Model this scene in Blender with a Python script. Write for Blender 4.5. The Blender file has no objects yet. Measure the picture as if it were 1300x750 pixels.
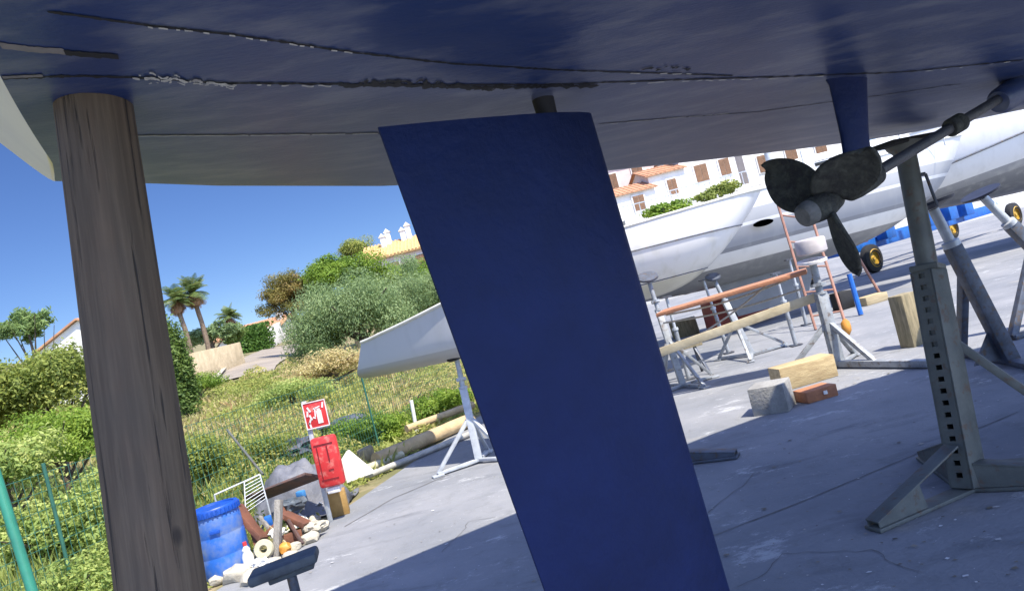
import bpy, bmesh, math, random
import numpy as np
from mathutils import Vector, Matrix, noise as mnoise
from mathutils.bvhtree import BVHTree
random.seed(7); RNG = np.random.default_rng(11)
R = math.radians
scene = bpy.context.scene
COL = scene.collection
V = Vector

# ------------------------------------------------------------------ camera geometry
FPX, ROLL, PITCH, CAMZ = 940.0, R(14.5), R(1.06), 1.6
CAM = V((0, 0, CAMZ))
fwd = V((0, math.cos(PITCH), math.sin(PITCH))); up0 = V((0, -math.sin(PITCH), math.cos(PITCH))); rt0 = V((1, 0, 0))
ca = math.cos(ROLL) * rt0 - math.sin(ROLL) * up0
cb = math.sin(ROLL) * rt0 + math.cos(ROLL) * up0
def ray(px, py): return (fwd + ((px - 650) * ca + (375 - py) * cb) / FPX)
def P(px, py, Y):                       # point of the place seen at a photo position, at distance Y
    d = ray(px, py); return CAM + d * (Y / d.y)
def G(px, py, z=0.0):                   # the same on the ground
    d = ray(px, py); return CAM + d * ((z - CAMZ) / d.z)

# ------------------------------------------------------------------ materials
def mat(name, c1, c2=None, scale=6.0, rough=0.6, bump=0.0, metal=0.0, detail=6.0, bscale=None, c3=None, s3=40.0, f3=0.35, stretch=None, coat=0.0, spec=0.5, lo=0.38, hi=0.62, rvar=0.0):
    m = bpy.data.materials.new(name); m.use_nodes = True
    nt = m.node_tree; N = nt.nodes; L = nt.links
    b = N['Principled BSDF']
    b.inputs['Roughness'].default_value = rough; b.inputs['Metallic'].default_value = metal
    b.inputs['Specular IOR Level'].default_value = spec
    if coat: b.inputs['Coat Weight'].default_value = coat; b.inputs['Coat Roughness'].default_value = 0.15
    tc = N.new('ShaderNodeTexCoord'); mp = N.new('ShaderNodeMapping'); L.new(tc.outputs['Object'], mp.inputs['Vector'])
    if stretch: mp.inputs['Scale'].default_value = stretch
    def nz(s, d=detail):
        n = N.new('ShaderNodeTexNoise'); n.inputs['Scale'].default_value = s; n.inputs['Detail'].default_value = d
        n.inputs['Roughness'].default_value = 0.62; L.new(mp.outputs['Vector'], n.inputs['Vector']); return n
    def ramp(n, a, bb):
        r = N.new('ShaderNodeMapRange'); r.inputs['From Min'].default_value = a; r.inputs['From Max'].default_value = bb
        L.new(n.outputs['Fac'], r.inputs['Value']); return r.outputs['Result']
    c2 = c2 or tuple(x * 0.72 for x in c1)
    n1 = nz(scale)
    mx = N.new('ShaderNodeMix'); mx.data_type = 'RGBA'
    mx.inputs['A'].default_value = (*c1, 1); mx.inputs['B'].default_value = (*c2, 1)
    L.new(ramp(n1, lo, hi), mx.inputs['Factor']); out = mx.outputs['Result']
    if c3:
        n3 = nz(s3); mx3 = N.new('ShaderNodeMix'); mx3.data_type = 'RGBA'
        mx3.inputs['B'].default_value = (*c3, 1); L.new(out, mx3.inputs['A'])
        L.new(ramp(n3, 0.62 - f3 * 0.25, 0.66), mx3.inputs['Factor']); out = mx3.outputs['Result']
    L.new(out, b.inputs['Base Color'])
    if rvar:
        r = N.new('ShaderNodeMapRange'); r.inputs['To Min'].default_value = rough - rvar; r.inputs['To Max'].default_value = rough + rvar
        L.new(n1.outputs['Fac'], r.inputs['Value']); L.new(r.outputs['Result'], b.inputs['Roughness'])
    if bump:
        nb = nz(bscale or scale * 5, 8); bp = N.new('ShaderNodeBump'); bp.inputs['Strength'].default_value = bump
        bp.inputs['Distance'].default_value = 0.02
        L.new(nb.outputs['Fac'], bp.inputs['Height']); L.new(bp.outputs['Normal'], b.inputs['Normal'])
    return m

def leafmat(name, ca_, cb_, cc_=None, transl=0.45, rough=0.55):
    m = bpy.data.materials.new(name); m.use_nodes = True
    ca_, cb_, cc_ = [tuple(min(.62, x * 1.6) for x in c) if c else None for c in (ca_, cb_, cc_)]
    nt = m.node_tree; N = nt.nodes; L = nt.links
    for n in list(N): N.remove(n)
    out = N.new('ShaderNodeOutputMaterial'); mix = N.new('ShaderNodeMixShader'); mix.inputs['Fac'].default_value = transl
    d = N.new('ShaderNodeBsdfPrincipled'); d.inputs['Roughness'].default_value = rough; d.inputs['Specular IOR Level'].default_value = 0.3
    t = N.new('ShaderNodeBsdfTranslucent')
    at = N.new('ShaderNodeAttribute'); at.attribute_name = 'rnd'
    rp = N.new('ShaderNodeValToRGB'); e = rp.color_ramp.elements
    e[0].position = 0; e[0].color = (*ca_, 1); e[1].position = 1; e[1].color = (*(cc_ or cb_), 1)
    if cc_: x = rp.color_ramp.elements.new(0.6); x.color = (*cb_, 1)
    L.new(at.outputs['Fac'], rp.inputs['Fac']); L.new(rp.outputs['Color'], d.inputs['Base Color']); L.new(rp.outputs['Color'], t.inputs['Color'])
    L.new(d.outputs[0], mix.inputs[1]); L.new(t.outputs[0], mix.inputs[2]); L.new(mix.outputs[0], out.inputs['Surface'])
    return m

def bandmat(name, bands, rough=0.3, dirt=(0.5, 0.47, 0.38), slope=0.0, dirtamt=0.5):
    """painted bands up a hull: bands = [(z, colour), ...] in the boat's own height"""
    m = bpy.data.materials.new(name); m.use_nodes = True
    nt = m.node_tree; N = nt.nodes; L = nt.links; b = N['Principled BSDF']; b.inputs['Roughness'].default_value = rough
    tc = N.new('ShaderNodeTexCoord'); sp = N.new('ShaderNodeSeparateXYZ'); L.new(tc.outputs['Object'], sp.inputs[0])
    ma = N.new('ShaderNodeMath'); ma.operation = 'MULTIPLY_ADD'; ma.inputs[1].default_value = -slope
    L.new(sp.outputs['X'], ma.inputs[0]); L.new(sp.outputs['Z'], ma.inputs[2])
    mr = N.new('ShaderNodeMapRange'); mr.inputs['From Min'].default_value = 0; mr.inputs['From Max'].default_value = 4
    L.new(ma.outputs[0], mr.inputs['Value'])
    rp = N.new('ShaderNodeValToRGB'); rp.color_ramp.interpolation = 'CONSTANT'; e = rp.color_ramp.elements
    e[0].position = 0; e[0].color = (*bands[0][1], 1)
    e[1].position = bands[1][0] / 4; e[1].color = (*bands[1][1], 1)
    for z, c in bands[2:]: x = e.new(z / 4); x.color = (*c, 1)
    L.new(mr.outputs['Result'], rp.inputs['Fac'])
    n = N.new('ShaderNodeTexNoise'); n.inputs['Scale'].default_value = 2.2; n.inputs['Detail'].default_value = 8
    mp = N.new('ShaderNodeMapping'); mp.inputs['Scale'].default_value = (2.5, 2.5, 0.8); L.new(tc.outputs['Object'], mp.inputs[0]); L.new(mp.outputs[0], n.inputs['Vector'])
    r2 = N.new('ShaderNodeMapRange'); r2.inputs['From Min'].default_value = 0.5; r2.inputs['From Max'].default_value = 0.75; r2.inputs['To Max'].default_value = dirtamt
    L.new(n.outputs['Fac'], r2.inputs['Value'])
    mx = N.new('ShaderNodeMix'); mx.data_type = 'RGBA'; mx.inputs['B'].default_value = (*dirt, 1)
    L.new(rp.outputs['Color'], mx.inputs['A']); L.new(r2.outputs['Result'], mx.inputs['Factor']); L.new(mx.outputs['Result'], b.inputs['Base Color'])
    return m

# ------------------------------------------------------------------ objects
WLOC = {}
def link(o, parent, base):
    COL.objects.link(o)
    if parent is not None:
        o.parent = parent; pl = WLOC[parent.name]
        o.location = V(base) - pl
    else: o.location = base
    WLOC[o.name] = V(base)
def thing(name, label, cat, loc=(0, 0, 0), group=None):
    o = bpy.data.objects.new(name, None); o.empty_display_size = 0.1
    link(o, None, V(loc)); tag(o, label, cat, group); return o
def tag(o, label=None, cat=None, group=None, kind=None):
    if label: o['label'] = label
    if cat: o['category'] = cat
    if group: o['group'] = group
    if kind: o['kind'] = kind
    return o

class MB:
    """collects shapes in world coordinates and links them as ONE mesh object"""
    def __init__(s): s.bm = bmesh.new()
    def add(s, vs, fs, mi=0):
        bv = [s.bm.verts.new(v) for v in vs]
        for f in fs:
            try: q = s.bm.faces.new([bv[i] for i in f]); q.material_index = mi
            except ValueError: pass
        return s
    def box(s, c, size, rot=None, bev=0.0, jit=0.0):
        c = V(c); hx, hy, hz = (x / 2 for x in size)
        M_ = rot if rot is not None else Matrix.Identity(3)
        if not isinstance(M_, Matrix): M_ = Matrix.Rotation(M_, 3, 'Z')
        b2 = bmesh.new()
        vs = [b2.verts.new((sx * hx + random.uniform(-jit, jit), sy * hy + random.uniform(-jit, jit), sz * hz + random.uniform(-jit, jit))) for sx in (-1, 1) for sy in (-1, 1) for sz in (-1, 1)]
        for f in ((0, 1, 3, 2), (4, 6, 7, 5), (0, 4, 5, 1), (2, 3, 7, 6), (0, 2, 6, 4), (1, 5, 7, 3)): b2.faces.new([vs[i] for i in f])
        if bev: bmesh.ops.bevel(b2, geom=b2.edges[:], offset=bev, segments=2, affect='EDGES', profile=0.5)
        b2.verts.index_update()
        s.add([c + M_ @ v.co for v in b2.verts], [[v.index for v in f.verts] for f in b2.faces]); b2.free(); return s
    def beam(s, p, q, w, h, upv=(0, 0, 1), bev=0.0, jit=0.0):
        p, q = V(p), V(q); d = q - p; L_ = d.length; d.normalize(); u = V(upv)
        if abs(d.dot(u)) > 0.98: u = V((0, 1, 0))
        x = d.cross(u).normalized(); z = x.cross(d).normalized()
        return s.box((p + q) / 2, (w, L_, h), Matrix((x, d, z)).transposed(), bev, jit)
    def tube(s, pts, r, n=12, cap=True, wob=0.0):
        pts = [V(p) for p in pts]; rr = r if isinstance(r, (list, tuple)) else [r] * len(pts)
        rings = []; prevx = None
        for i, p in enumerate(pts):
            d = (pts[min(i + 1, len(pts) - 1)] - pts[max(i - 1, 0)]).normalized()
            if prevx is None:
                a = V((0, 0, 1)) if abs(d.z) < 0.9 else V((1, 0, 0)); x = d.cross(a).normalized()
            else: x = (prevx - d * prevx.dot(d)).normalized()
            prevx = x; y = d.cross(x)
            rings.append([p + (x * math.cos(2 * math.pi * k / n) + y * math.sin(2 * math.pi * k / n)) * rr[i] * (1 + random.uniform(-wob, wob)) for k in range(n)])
        vs = [v for r_ in rings for v in r_]
        fs = [(i * n + k, i * n + (k + 1) % n, (i + 1) * n + (k + 1) % n, (i + 1) * n + k) for i in range(len(pts) - 1) for k in range(n)]
        if cap: fs += [list(range(n))[::-1], [(len(pts) - 1) * n + k for k in range(n)]]
        return s.add(vs, fs)
    def lathe(s, base, prof, axis=(0, 0, 1), n=32):
        a = V(axis).normalized(); t = V((1, 0, 0)) if abs(a.x) < 0.9 else V((0, 1, 0)); x = a.cross(t).normalized(); y = a.cross(x); b = V(base)
        vs = [b + a * h + (x * math.cos(2 * math.pi * k / n) + y * math.sin(2 * math.pi * k / n)) * max(r, 1e-4) for r, h in prof for k in range(n)]
        fs = [(i * n + k, i * n + (k + 1) % n, (i + 1) * n + (k + 1) % n, (i + 1) * n + k) for i in range(len(prof) - 1) for k in range(n)]
        return s.add(vs, fs)
    def prism(s, pts, off):
        n = len(pts); off = V(off); vs = [V(p) for p in pts] + [V(p) + off for p in pts]
        fs = [list(range(n)), list(range(n, 2 * n))[::-1]] + [(i, (i + 1) % n, n + (i + 1) % n, n + i) for i in range(n)]
        return s.add(vs, fs)
    def blob(s, c, r, n=2, amp=0.25, fr=1.5, seed=0):
        b2 = bmesh.new(); bmesh.ops.create_icosphere(b2, subdivisions=n, radius=1)
        c = V(c); r = V(r) if not isinstance(r, (int, float)) else V((r, r, r)); vs = []
        b2.verts.index_update()
        for v in b2.verts:
            k = 1 + amp * mnoise.noise(v.co * fr + V((seed * 7.3, seed * 3.1, 0)))
            vs.append(c + V((v.co.x * r.x, v.co.y * r.y, v.co.z * r.z)) * k)
        s.add(vs, [[v.index for v in f.verts] for f in b2.faces]); b2.free(); return s
    def sheet(s, grid, thick=0.0):
        nu, nv = len(grid), len(grid[0]); vs = [v for row in grid for v in row]
        fs = [(i * nv + j, i * nv + j + 1, (i + 1) * nv + j + 1, (i + 1) * nv + j) for i in range(nu - 1) for j in range(nv - 1)]
        return s.add(vs, fs)
    def build(s, name, m, parent=None, base=None, smooth=True, angle=40, label=None, cat=None, group=None, kind=None, solid=0.0, weld=False):
        if weld: bmesh.ops.remove_doubles(s.bm, verts=s.bm.verts[:], dist=1e-4)
        bmesh.ops.recalc_face_normals(s.bm, faces=s.bm.faces[:])
        if base is None:
            if parent is not None: base = WLOC[parent.name]
            else:
                xs = [v.co for v in s.bm.verts]
                base = V((sum(v.x for v in xs) / len(xs), sum(v.y for v in xs) / len(xs), min(v.z for v in xs)))
        base = V(base); s.bm.transform(Matrix.Translation(-base))
        me = bpy.data.meshes.new(name); s.bm.to_mesh(me); s.bm.free()
        for k in (m if isinstance(m, (list, tuple)) else [m]): me.materials.append(k)
        if smooth:
            me.polygons.foreach_set('use_smooth', [True] * len(me.polygons))
            me.set_sharp_from_angle(angle=R(angle))
        o = bpy.data.objects.new(name, me); link(o, parent, base); tag(o, label, cat, group, kind)
        if solid: md = o.modifiers.new('solid', 'SOLIDIFY'); md.thickness = solid; md.offset = 0
        return o

def npmesh(name, verts, faces_n, m, parent=None, base=(0, 0, 0), rnd=None, **kw):
    """mesh from numpy: verts (F*k,3) with every face its own k vertices"""
    k = faces_n; nv = len(verts); nf = nv // k
    b = np.array(base, dtype=np.float32)
    me = bpy.data.meshes.new(name); me.vertices.add(nv); me.loops.add(nv); me.polygons.add(nf)
    me.vertices.foreach_set('co', (verts.astype(np.float32) - b).ravel())
    me.loops.foreach_set('vertex_index', np.arange(nv, dtype=np.int32))
    me.polygons.foreach_set('loop_start', np.arange(0, nv, k, dtype=np.int32))
    me.polygons.foreach_set('loop_total', np.full(nf, k, dtype=np.int32))
    if rnd is not None:
        a = me.attributes.new('rnd', 'FLOAT', 'POINT'); a.data.foreach_set('value', np.repeat(rnd, k).astype(np.float32))
    me.materials.append(m); me.update(); me.validate()
    o = bpy.data.objects.new(name, me); link(o, parent, V(base)); tag(o, **kw); return o

def unit(a): return a / np.maximum(np.linalg.norm(a, axis=1, keepdims=True), 1e-9)
def leaf_verts(p, nrm, ln, wd, along=None):
    n = len(p); nrm = unit(nrm)
    a = RNG.normal(size=(n, 3)) if along is None else along + RNG.normal(size=(n, 3)) * 0.35
    a = unit(a - nrm * np.sum(a * nrm, axis=1, keepdims=True)); b = np.cross(nrm, a)
    ln = ln[:, None]; wd = wd[:, None]
    v = np.stack([p - a * ln * .5, p + b * wd * .5 + a * ln * .05, p + a * ln * .5, p - b * wd * .5 + a * ln * .05], axis=1)
    return v.reshape(-1, 3)
def clump_points(c, r, n, nclump=24, cr=0.36, flat=1.0, shell=0.55, low=False):
    """points spread through an uneven crown made of clumps; also outward directions and clump tints"""
    c = np.array(c, float); r = np.array(r, float)
    d = unit(RNG.normal(size=(nclump, 3)))
    if not low: d[:, 2] = np.where(d[:, 2] < -0.45, -d[:, 2] * 0.6, d[:, 2])
    cc = d * RNG.uniform(0.35, 0.82, (nclump, 1)); rr = RNG.uniform(0.6, 1.25, nclump) * cr
    i = RNG.integers(0, nclump, n); q = unit(RNG.normal(size=(n, 3))); rad = RNG.uniform(shell, 1.0, (n, 1))
    loc = cc[i] + q * rad * rr[i][:, None] * np.array([1, 1, flat]); loc += RNG.normal(size=(n, 3)) * 0.035
    return c + loc * r, q, RNG.random(nclump)[i]
def crown(name, c, r, n, leaf, m, parent=None, nclump=24, cr=0.36, flat=1.0, aspect=0.45, upb=0.5, zmin=None, shell=0.5, droop=0.0, low=False, **kw):
    p, q, tint = clump_points(c, r, n, nclump, cr, flat, shell, low)
    if zmin is not None: p[:, 2] = np.maximum(p[:, 2], zmin + RNG.random(n) * 0.15)
    nr = q * 0.8 + RNG.normal(size=(n, 3)) * 0.55; nr[:, 2] += upb
    ln = leaf * RNG.uniform(0.6, 1.4, n); al = None
    if droop: al = np.tile(np.array([0, 0, -droop]), (n, 1)) + RNG.normal(size=(n, 3)) * 0.4
    return npmesh(name, leaf_verts(p, nr, ln, ln * aspect, al), 4, m, parent, kw.pop('base', WLOC[parent.name] if parent is not None else (0, 0, 0)), rnd=np.clip(tint * 0.6 + RNG.random(n) * 0.4, 0, 1), **kw)

# ------------------------------------------------------------------ colours
M = {}
M['antifoul'] = mat('antifouling_blue', (0.013, 0.032, 0.115), (0.032, 0.048, 0.120), 1.3, 0.40, 0.10, 0, 8, 30, c3=(0.085, 0.10, 0.16), s3=3.0, f3=0.6, stretch=(1, 3, 3), rvar=0.1)
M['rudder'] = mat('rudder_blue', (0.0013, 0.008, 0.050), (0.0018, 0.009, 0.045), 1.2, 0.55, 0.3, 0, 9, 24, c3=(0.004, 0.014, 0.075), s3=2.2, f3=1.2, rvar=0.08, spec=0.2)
M['cream_gel'] = mat('cream_gelcoat', (0.64, 0.56, 0.30), (0.58, 0.50, 0.27), 2, 0.35)
M['seam'] = mat('seam_black', (0.006, 0.007, 0.012), None, 30, 0.7)
M['filler'] = mat('filler_white', (0.5, 0.5, 0.48), (0.3, 0.3, 0.3), 30, 0.7, 0.4)
M['primer'] = mat('primer_grey', (0.16, 0.15, 0.15), (0.11, 0.11, 0.12), 14, 0.7)
M['fouled'] = mat('fouled_bronze', (0.014, 0.015, 0.018), (0.03, 0.034, 0.03), 16, 0.8, 1.0, 0, 9, 45, c3=(0.055, 0.06, 0.05), s3=30, f3=0.7)
M['shaft'] = mat('shaft_metal', (0.03, 0.033, 0.045), (0.05, 0.05, 0.055), 20, 0.5, 0.3)
M['hubcap'] = mat('anode_grey', (0.14, 0.14, 0.14), (0.09, 0.095, 0.095), 22, 0.7, 0.4)
M['concrete_block'] = mat('concrete_block', (0.34, 0.335, 0.32), (0.24, 0.235, 0.225), 6, 0.9, 0.7, 0, 9, 40)
M['jack'] = mat('jack_paint', (0.115, 0.122, 0.108), (0.082, 0.088, 0.08), 7, 0.55, 0.15, 0, 8, 40, c3=(0.10, 0.07, 0.05), s3=16, f3=0.25)
M['jackgrey'] = mat('galvanised_grey', (0.36, 0.38, 0.40), (0.25, 0.27, 0.29), 9, 0.5, 0.12, 0.25, 8, 50, c3=(0.17, 0.14, 0.12), s3=14, f3=0.3)
M['jackpale'] = mat('galvanised_pale', (0.5, 0.53, 0.56), (0.38, 0.40, 0.43), 9, 0.5, 0.1, 0.2)
M['steel_dark'] = mat('dark_steel', (0.10, 0.115, 0.15), (0.06, 0.07, 0.09), 9, 0.5, 0.15, 0.2, c3=(0.1, 0.07, 0.05), s3=18)
M['rubber'] = mat('black_rubber', (0.015, 0.015, 0.016), None, 14, 0.75, 0.3)
M['padnavy'] = mat('pad_navy', (.03, .035, .06), (.02, .024, .04), 9, .5)
M['padblue'] = mat('pad_bluegrey', (0.085, 0.105, 0.125), (0.05, 0.06, 0.07), 9, 0.6, 0.2)
M['white'] = mat('white_paint', (0.78, 0.78, 0.76), (0.70, 0.70, 0.68), 3, 0.5, 0.1)
M['sheetwhite'] = mat('white_sheet', (0.74, 0.73, 0.66), (0.62, 0.60, 0.52), 5, 0.6, 0.2)
M['drum'] = mat('drum_plastic', (0.018, 0.115, 0.47), (0.03, 0.14, 0.50), 4, 0.38, 0.08, c3=(0.16, 0.22, 0.38), s3=7, f3=0.8)
M['drumlid'] = mat('drum_lid_plastic', (0.008, 0.075, 0.42), None, 6, 0.4, 0.1)
M['red'] = mat('red_plastic', (0.62, 0.035, 0.035), (0.52, 0.03, 0.03), 4, 0.45, 0.05, c3=(0.62, 0.16, 0.13), s3=11, f3=0.4)
M['reddark'] = mat('red_dark', (0.22, 0.012, 0.015), None, 8, 0.5)
M['boatred'] = mat('red_antifouling', (0.45, 0.09, 0.065), (0.36, 0.08, 0.06), 5, 0.6)
M['signwhite'] = mat('sign_white', (0.82, 0.8, 0.78), (0.7, 0.66, 0.64), 20, 0.5)
M['ochre'] = mat('ochre_box', (0.36, 0.22, 0.07), (0.29, 0.17, 0.05), 7, 0.7, 0.2)
M['timber'] = mat('pale_timber', (0.46, 0.37, 0.22), (0.33, 0.26, 0.15), 4, 0.8, 0.5, 0, 8, 20, stretch=(1, 1, 8))
M['timbery'] = mat('yellow_timber', (0.55, 0.43, 0.24), (0.38, 0.28, 0.15), 3, 0.8, 0.5, 0, 8, 18, stretch=(1, 7, 7))
M['timberold'] = mat('olive_timber', (0.20, 0.17, 0.10), (0.34, 0.28, 0.17), 4, 0.8, 0.5, 0, 8, 20, stretch=(6, 6, 1))
M['plank'] = mat('cream_plank', (0.58, 0.50, 0.34), (0.44, 0.37, 0.24), 4, 0.75, 0.3)
M['plankorange'] = mat('orange_plank', (0.46, 0.21, 0.11), (0.36, 0.16, 0.09), 5, 0.75, 0.3)
M['plankred'] = mat('redbrown_plank', (0.17, 0.065, 0.035), (0.11, 0.045, 0.028), 6, 0.75, 0.4)
M['greywood'] = mat('grey_wood', (0.30, 0.28, 0.25), (0.19, 0.175, 0.155), 5, 0.85, 0.6, stretch=(6, 6, 1))
M['log'] = mat('tan_log', (0.52, 0.39, 0.22), (0.38, 0.28, 0.16), 4, 0.85, 0.6)
M['brick'] = mat('brick_orange', (0.46, 0.19, 0.09), (0.36, 0.15, 0.08), 9, 0.85, 0.5)
M['pipegrey'] = mat('pipe_grey', (0.46, 0.44, 0.40), (0.32, 0.31, 0.28), 6, 0.6, 0.2)
M['pipecream'] = mat('pipe_cream', (0.50, 0.47, 0.33), (0.40, 0.37, 0.26), 6, 0.6, 0.2)
M['tarp'] = mat('grey_tarp', (0.16, 0.165, 0.19), (0.11, 0.115, 0.135), 6, 0.6, 0.5, 0, 6, 18)
M['rust'] = mat('rusty_sheet', (0.13, 0.065, 0.05), (0.07, 0.05, 0.05), 9, 0.8, 0.5, 0, 8, 30)
M['stone'] = mat('pale_stone', (0.50, 0.46, 0.38), (0.36, 0.33, 0.27), 7, 0.9, 0.7)
M['blueplastic'] = mat('blue_plastic', (0.02, 0.14, 0.5), None, 7, 0.4)
M['blueframe'] = mat('blue_machine_paint', (0.012, 0.13, 0.50), (0.015, 0.10, 0.38), 5, 0.45, 0.1)
M['yellowrim'] = mat('yellow_rim', (0.55, 0.34, 0.04), (0.4, 0.24, 0.03), 7, 0.5, 0.1)
M['orange'] = mat('orange_plastic', (0.62, 0.27, 0.04), None, 8, 0.5)
M['glass'] = mat('window_dark', (0.02, 0.022, 0.025), None, 6, 0.08)
M['render'] = mat('white_render', (0.74, 0.72, 0.68), (0.66, 0.64, 0.60), 2.5, 0.85, 0.2)
M['renderpink'] = mat('pink_render', (0.66, 0.53, 0.48), (0.60, 0.48, 0.44), 2.5, 0.85, 0.2)
M['roof'] = mat('terracotta_tiles', (0.50, 0.27, 0.15), (0.38, 0.19, 0.11), 3, 0.85, 0.8, 0, 5, 9)
M['roofo'] = mat('ochre_tiles', (0.60, 0.38, 0.17), (0.48, 0.29, 0.13), 3, 0.85, 0.8, 0, 5, 9)
M['shutter'] = mat('brown_shutters', (0.24, 0.13, 0.07), (0.18, 0.10, 0.055), 6, 0.7)
M['sandwall'] = mat('sandstone_wall', (0.62, 0.50, 0.32), (0.46, 0.37, 0.23), 2.2, 0.9, 0.9, 0, 8, 8)
M['greenpaint'] = mat('green_post_paint', (0.03, 0.22, 0.15), (0.025, 0.17, 0.12), 7, 0.45)
M['wire'] = mat('green_wire', (0.035, 0.14, 0.10), None, 9, 0.5)
M['rope'] = mat('rope', (0.5, 0.48, 0.43), None, 30, 0.9)
M['floatgrey'] = mat('float_grey', (.52, .48, .48), (.36, .34, .36), 5, .5)
M['sail'] = mat('sail_cover', (0.12, 0.13, 0.16), None, 7, 0.8)
M['bark'] = mat('bark', (0.14, 0.105, 0.075), (0.085, 0.065, 0.05), 9, 0.9, 0.9)
M['palmbark'] = mat('palm_bark', (0.22, 0.16, 0.11), (0.14, 0.10, 0.07), 9, 0.9, 0.9)
M['laddermetal'] = mat('reddish_pole', (0.34, 0.17, 0.12), None, 8, 0.6)
M['bottle'] = mat('bottle_white', (0.8, 0.8, 0.78), None, 9, 0.35)
M['fish'] = mat('blue_rag', (0.05, 0.22, 0.5), None, 9, 0.8)

M['keelgrey'] = mat('keel_grey', (.21, .215, .22), (.17, .175, .18), 3, .6)
LF = {}
LF['bush'] = leafmat('leaf_bush', (0.085, 0.12, 0.025), (0.19, 0.22, 0.05), (0.29, 0.285, 0.075))
LF['bright'] = leafmat('leaf_bright', (0.06, 0.12, 0.015), (0.14, 0.21, 0.028), (0.20, 0.26, 0.04))
LF['olive'] = leafmat('leaf_greygreen', (0.10, 0.15, 0.06), (0.17, 0.23, 0.10), (0.24, 0.29, 0.14))
LF['pine'] = leafmat('leaf_pine', (0.06, 0.075, 0.02), (0.15, 0.13, 0.035), (0.22, 0.15, 0.06))
LF['cypress'] = leafmat('leaf_cypress', (0.045, 0.085, 0.02), (0.10, 0.15, 0.035), (0.14, 0.19, 0.05))
LF['hedge'] = leafmat('leaf_hedge', (0.035, 0.085, 0.015), (0.075, 0.14, 0.025))
LF['weed'] = leafmat('leaf_weed', (0.11, 0.17, 0.04), (0.24, 0.29, 0.08), (0.36, 0.38, 0.14))
LF['grass'] = leafmat('leaf_grass', (0.15, 0.20, 0.05), (0.28, 0.30, 0.09), (0.42, 0.36, 0.16))
LF['dry'] = leafmat('leaf_dry', (0.30, 0.27, 0.11), (0.42, 0.34, 0.17), (0.32, 0.21, 0.11))
LF['palm'] = leafmat('leaf_palm', (0.05, 0.085, 0.025), (0.10, 0.14, 0.04), (0.17, 0.18, 0.07))
LF['palmdead'] = leafmat('leaf_palm_dead', (0.20, 0.12, 0.07), (0.30, 0.19, 0.11))
LF['bamboo'] = leafmat('leaf_bamboo', (0.10, 0.16, 0.05), (0.19, 0.25, 0.09))

# ------------------------------------------------------------------ world, sun, camera
SUND = V((0.62, -0.72, 1.65)).normalized()      # towards the sun
elev = math.asin(SUND.z); azi = math.atan2(SUND.x, SUND.y)
w = bpy.data.worlds.new('World'); scene.world = w; w.use_nodes = True
bg = w.node_tree.nodes['Background']; sky = w.node_tree.nodes.new('ShaderNodeTexSky'); sky.sky_type = 'NISHITA'; sky.sun_disc = False
sky.sun_elevation = elev; sky.sun_rotation = azi; sky.air_density = 0.8; sky.dust_density = 0.0; sky.ozone_density = 6.0; sky.altitude = 0
hs = w.node_tree.nodes.new('ShaderNodeHueSaturation'); hs.inputs['Saturation'].default_value = 1.0; hs.inputs['Hue'].default_value = 0.512
w.node_tree.links.new(sky.outputs[0], hs.inputs['Color']); 
# added sky gain round the sun, behind camera, lifts the shade; dimmer, bluer elsewhere
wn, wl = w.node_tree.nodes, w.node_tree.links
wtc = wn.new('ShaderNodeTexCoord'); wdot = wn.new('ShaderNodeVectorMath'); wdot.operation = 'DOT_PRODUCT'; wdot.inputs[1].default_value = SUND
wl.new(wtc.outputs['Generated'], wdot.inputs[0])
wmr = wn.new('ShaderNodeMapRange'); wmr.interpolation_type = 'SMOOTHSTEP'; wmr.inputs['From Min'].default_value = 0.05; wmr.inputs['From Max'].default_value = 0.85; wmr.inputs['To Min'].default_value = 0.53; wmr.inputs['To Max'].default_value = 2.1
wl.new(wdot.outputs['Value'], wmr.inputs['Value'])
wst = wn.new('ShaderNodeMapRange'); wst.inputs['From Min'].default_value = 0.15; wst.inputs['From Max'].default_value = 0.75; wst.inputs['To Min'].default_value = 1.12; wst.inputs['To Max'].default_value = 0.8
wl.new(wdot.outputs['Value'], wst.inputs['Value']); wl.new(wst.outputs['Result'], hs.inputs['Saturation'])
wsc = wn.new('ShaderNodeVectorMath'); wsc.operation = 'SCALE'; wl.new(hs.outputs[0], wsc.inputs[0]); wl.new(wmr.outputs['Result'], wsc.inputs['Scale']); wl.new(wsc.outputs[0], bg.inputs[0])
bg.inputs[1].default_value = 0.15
sl = bpy.data.lights.new('sun', 'SUN'); sl.energy = 5.0; sl.angle = R(0.55); sl.color = (1, 0.925, 0.78)
so = bpy.data.objects.new('sun', sl); COL.objects.link(so); so.rotation_euler = SUND.to_track_quat('Z', 'Y').to_euler(); so.location = (5, -6, 9)
cam = bpy.data.cameras.new('camera'); cam.sensor_width = 36; cam.lens = FPX / 1300 * 36; cam.clip_end = 900; cam.clip_start = 0.05
co = bpy.data.objects.new('camera', cam); COL.objects.link(co)
co.matrix_world = Matrix.Translation(CAM) @ Matrix((ca, cb, -fwd)).transposed().to_4x4(); scene.camera = co
scene.view_settings.view_transform = 'Standard'; scene.view_settings.look = 'None'; scene.view_settings.exposure = 0.82; scene.view_settings.gamma = 1
scene.cycles.max_bounces = 6; scene.cycles.transparent_max_bounces = 4; scene.cycles.use_denoising = True

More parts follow.
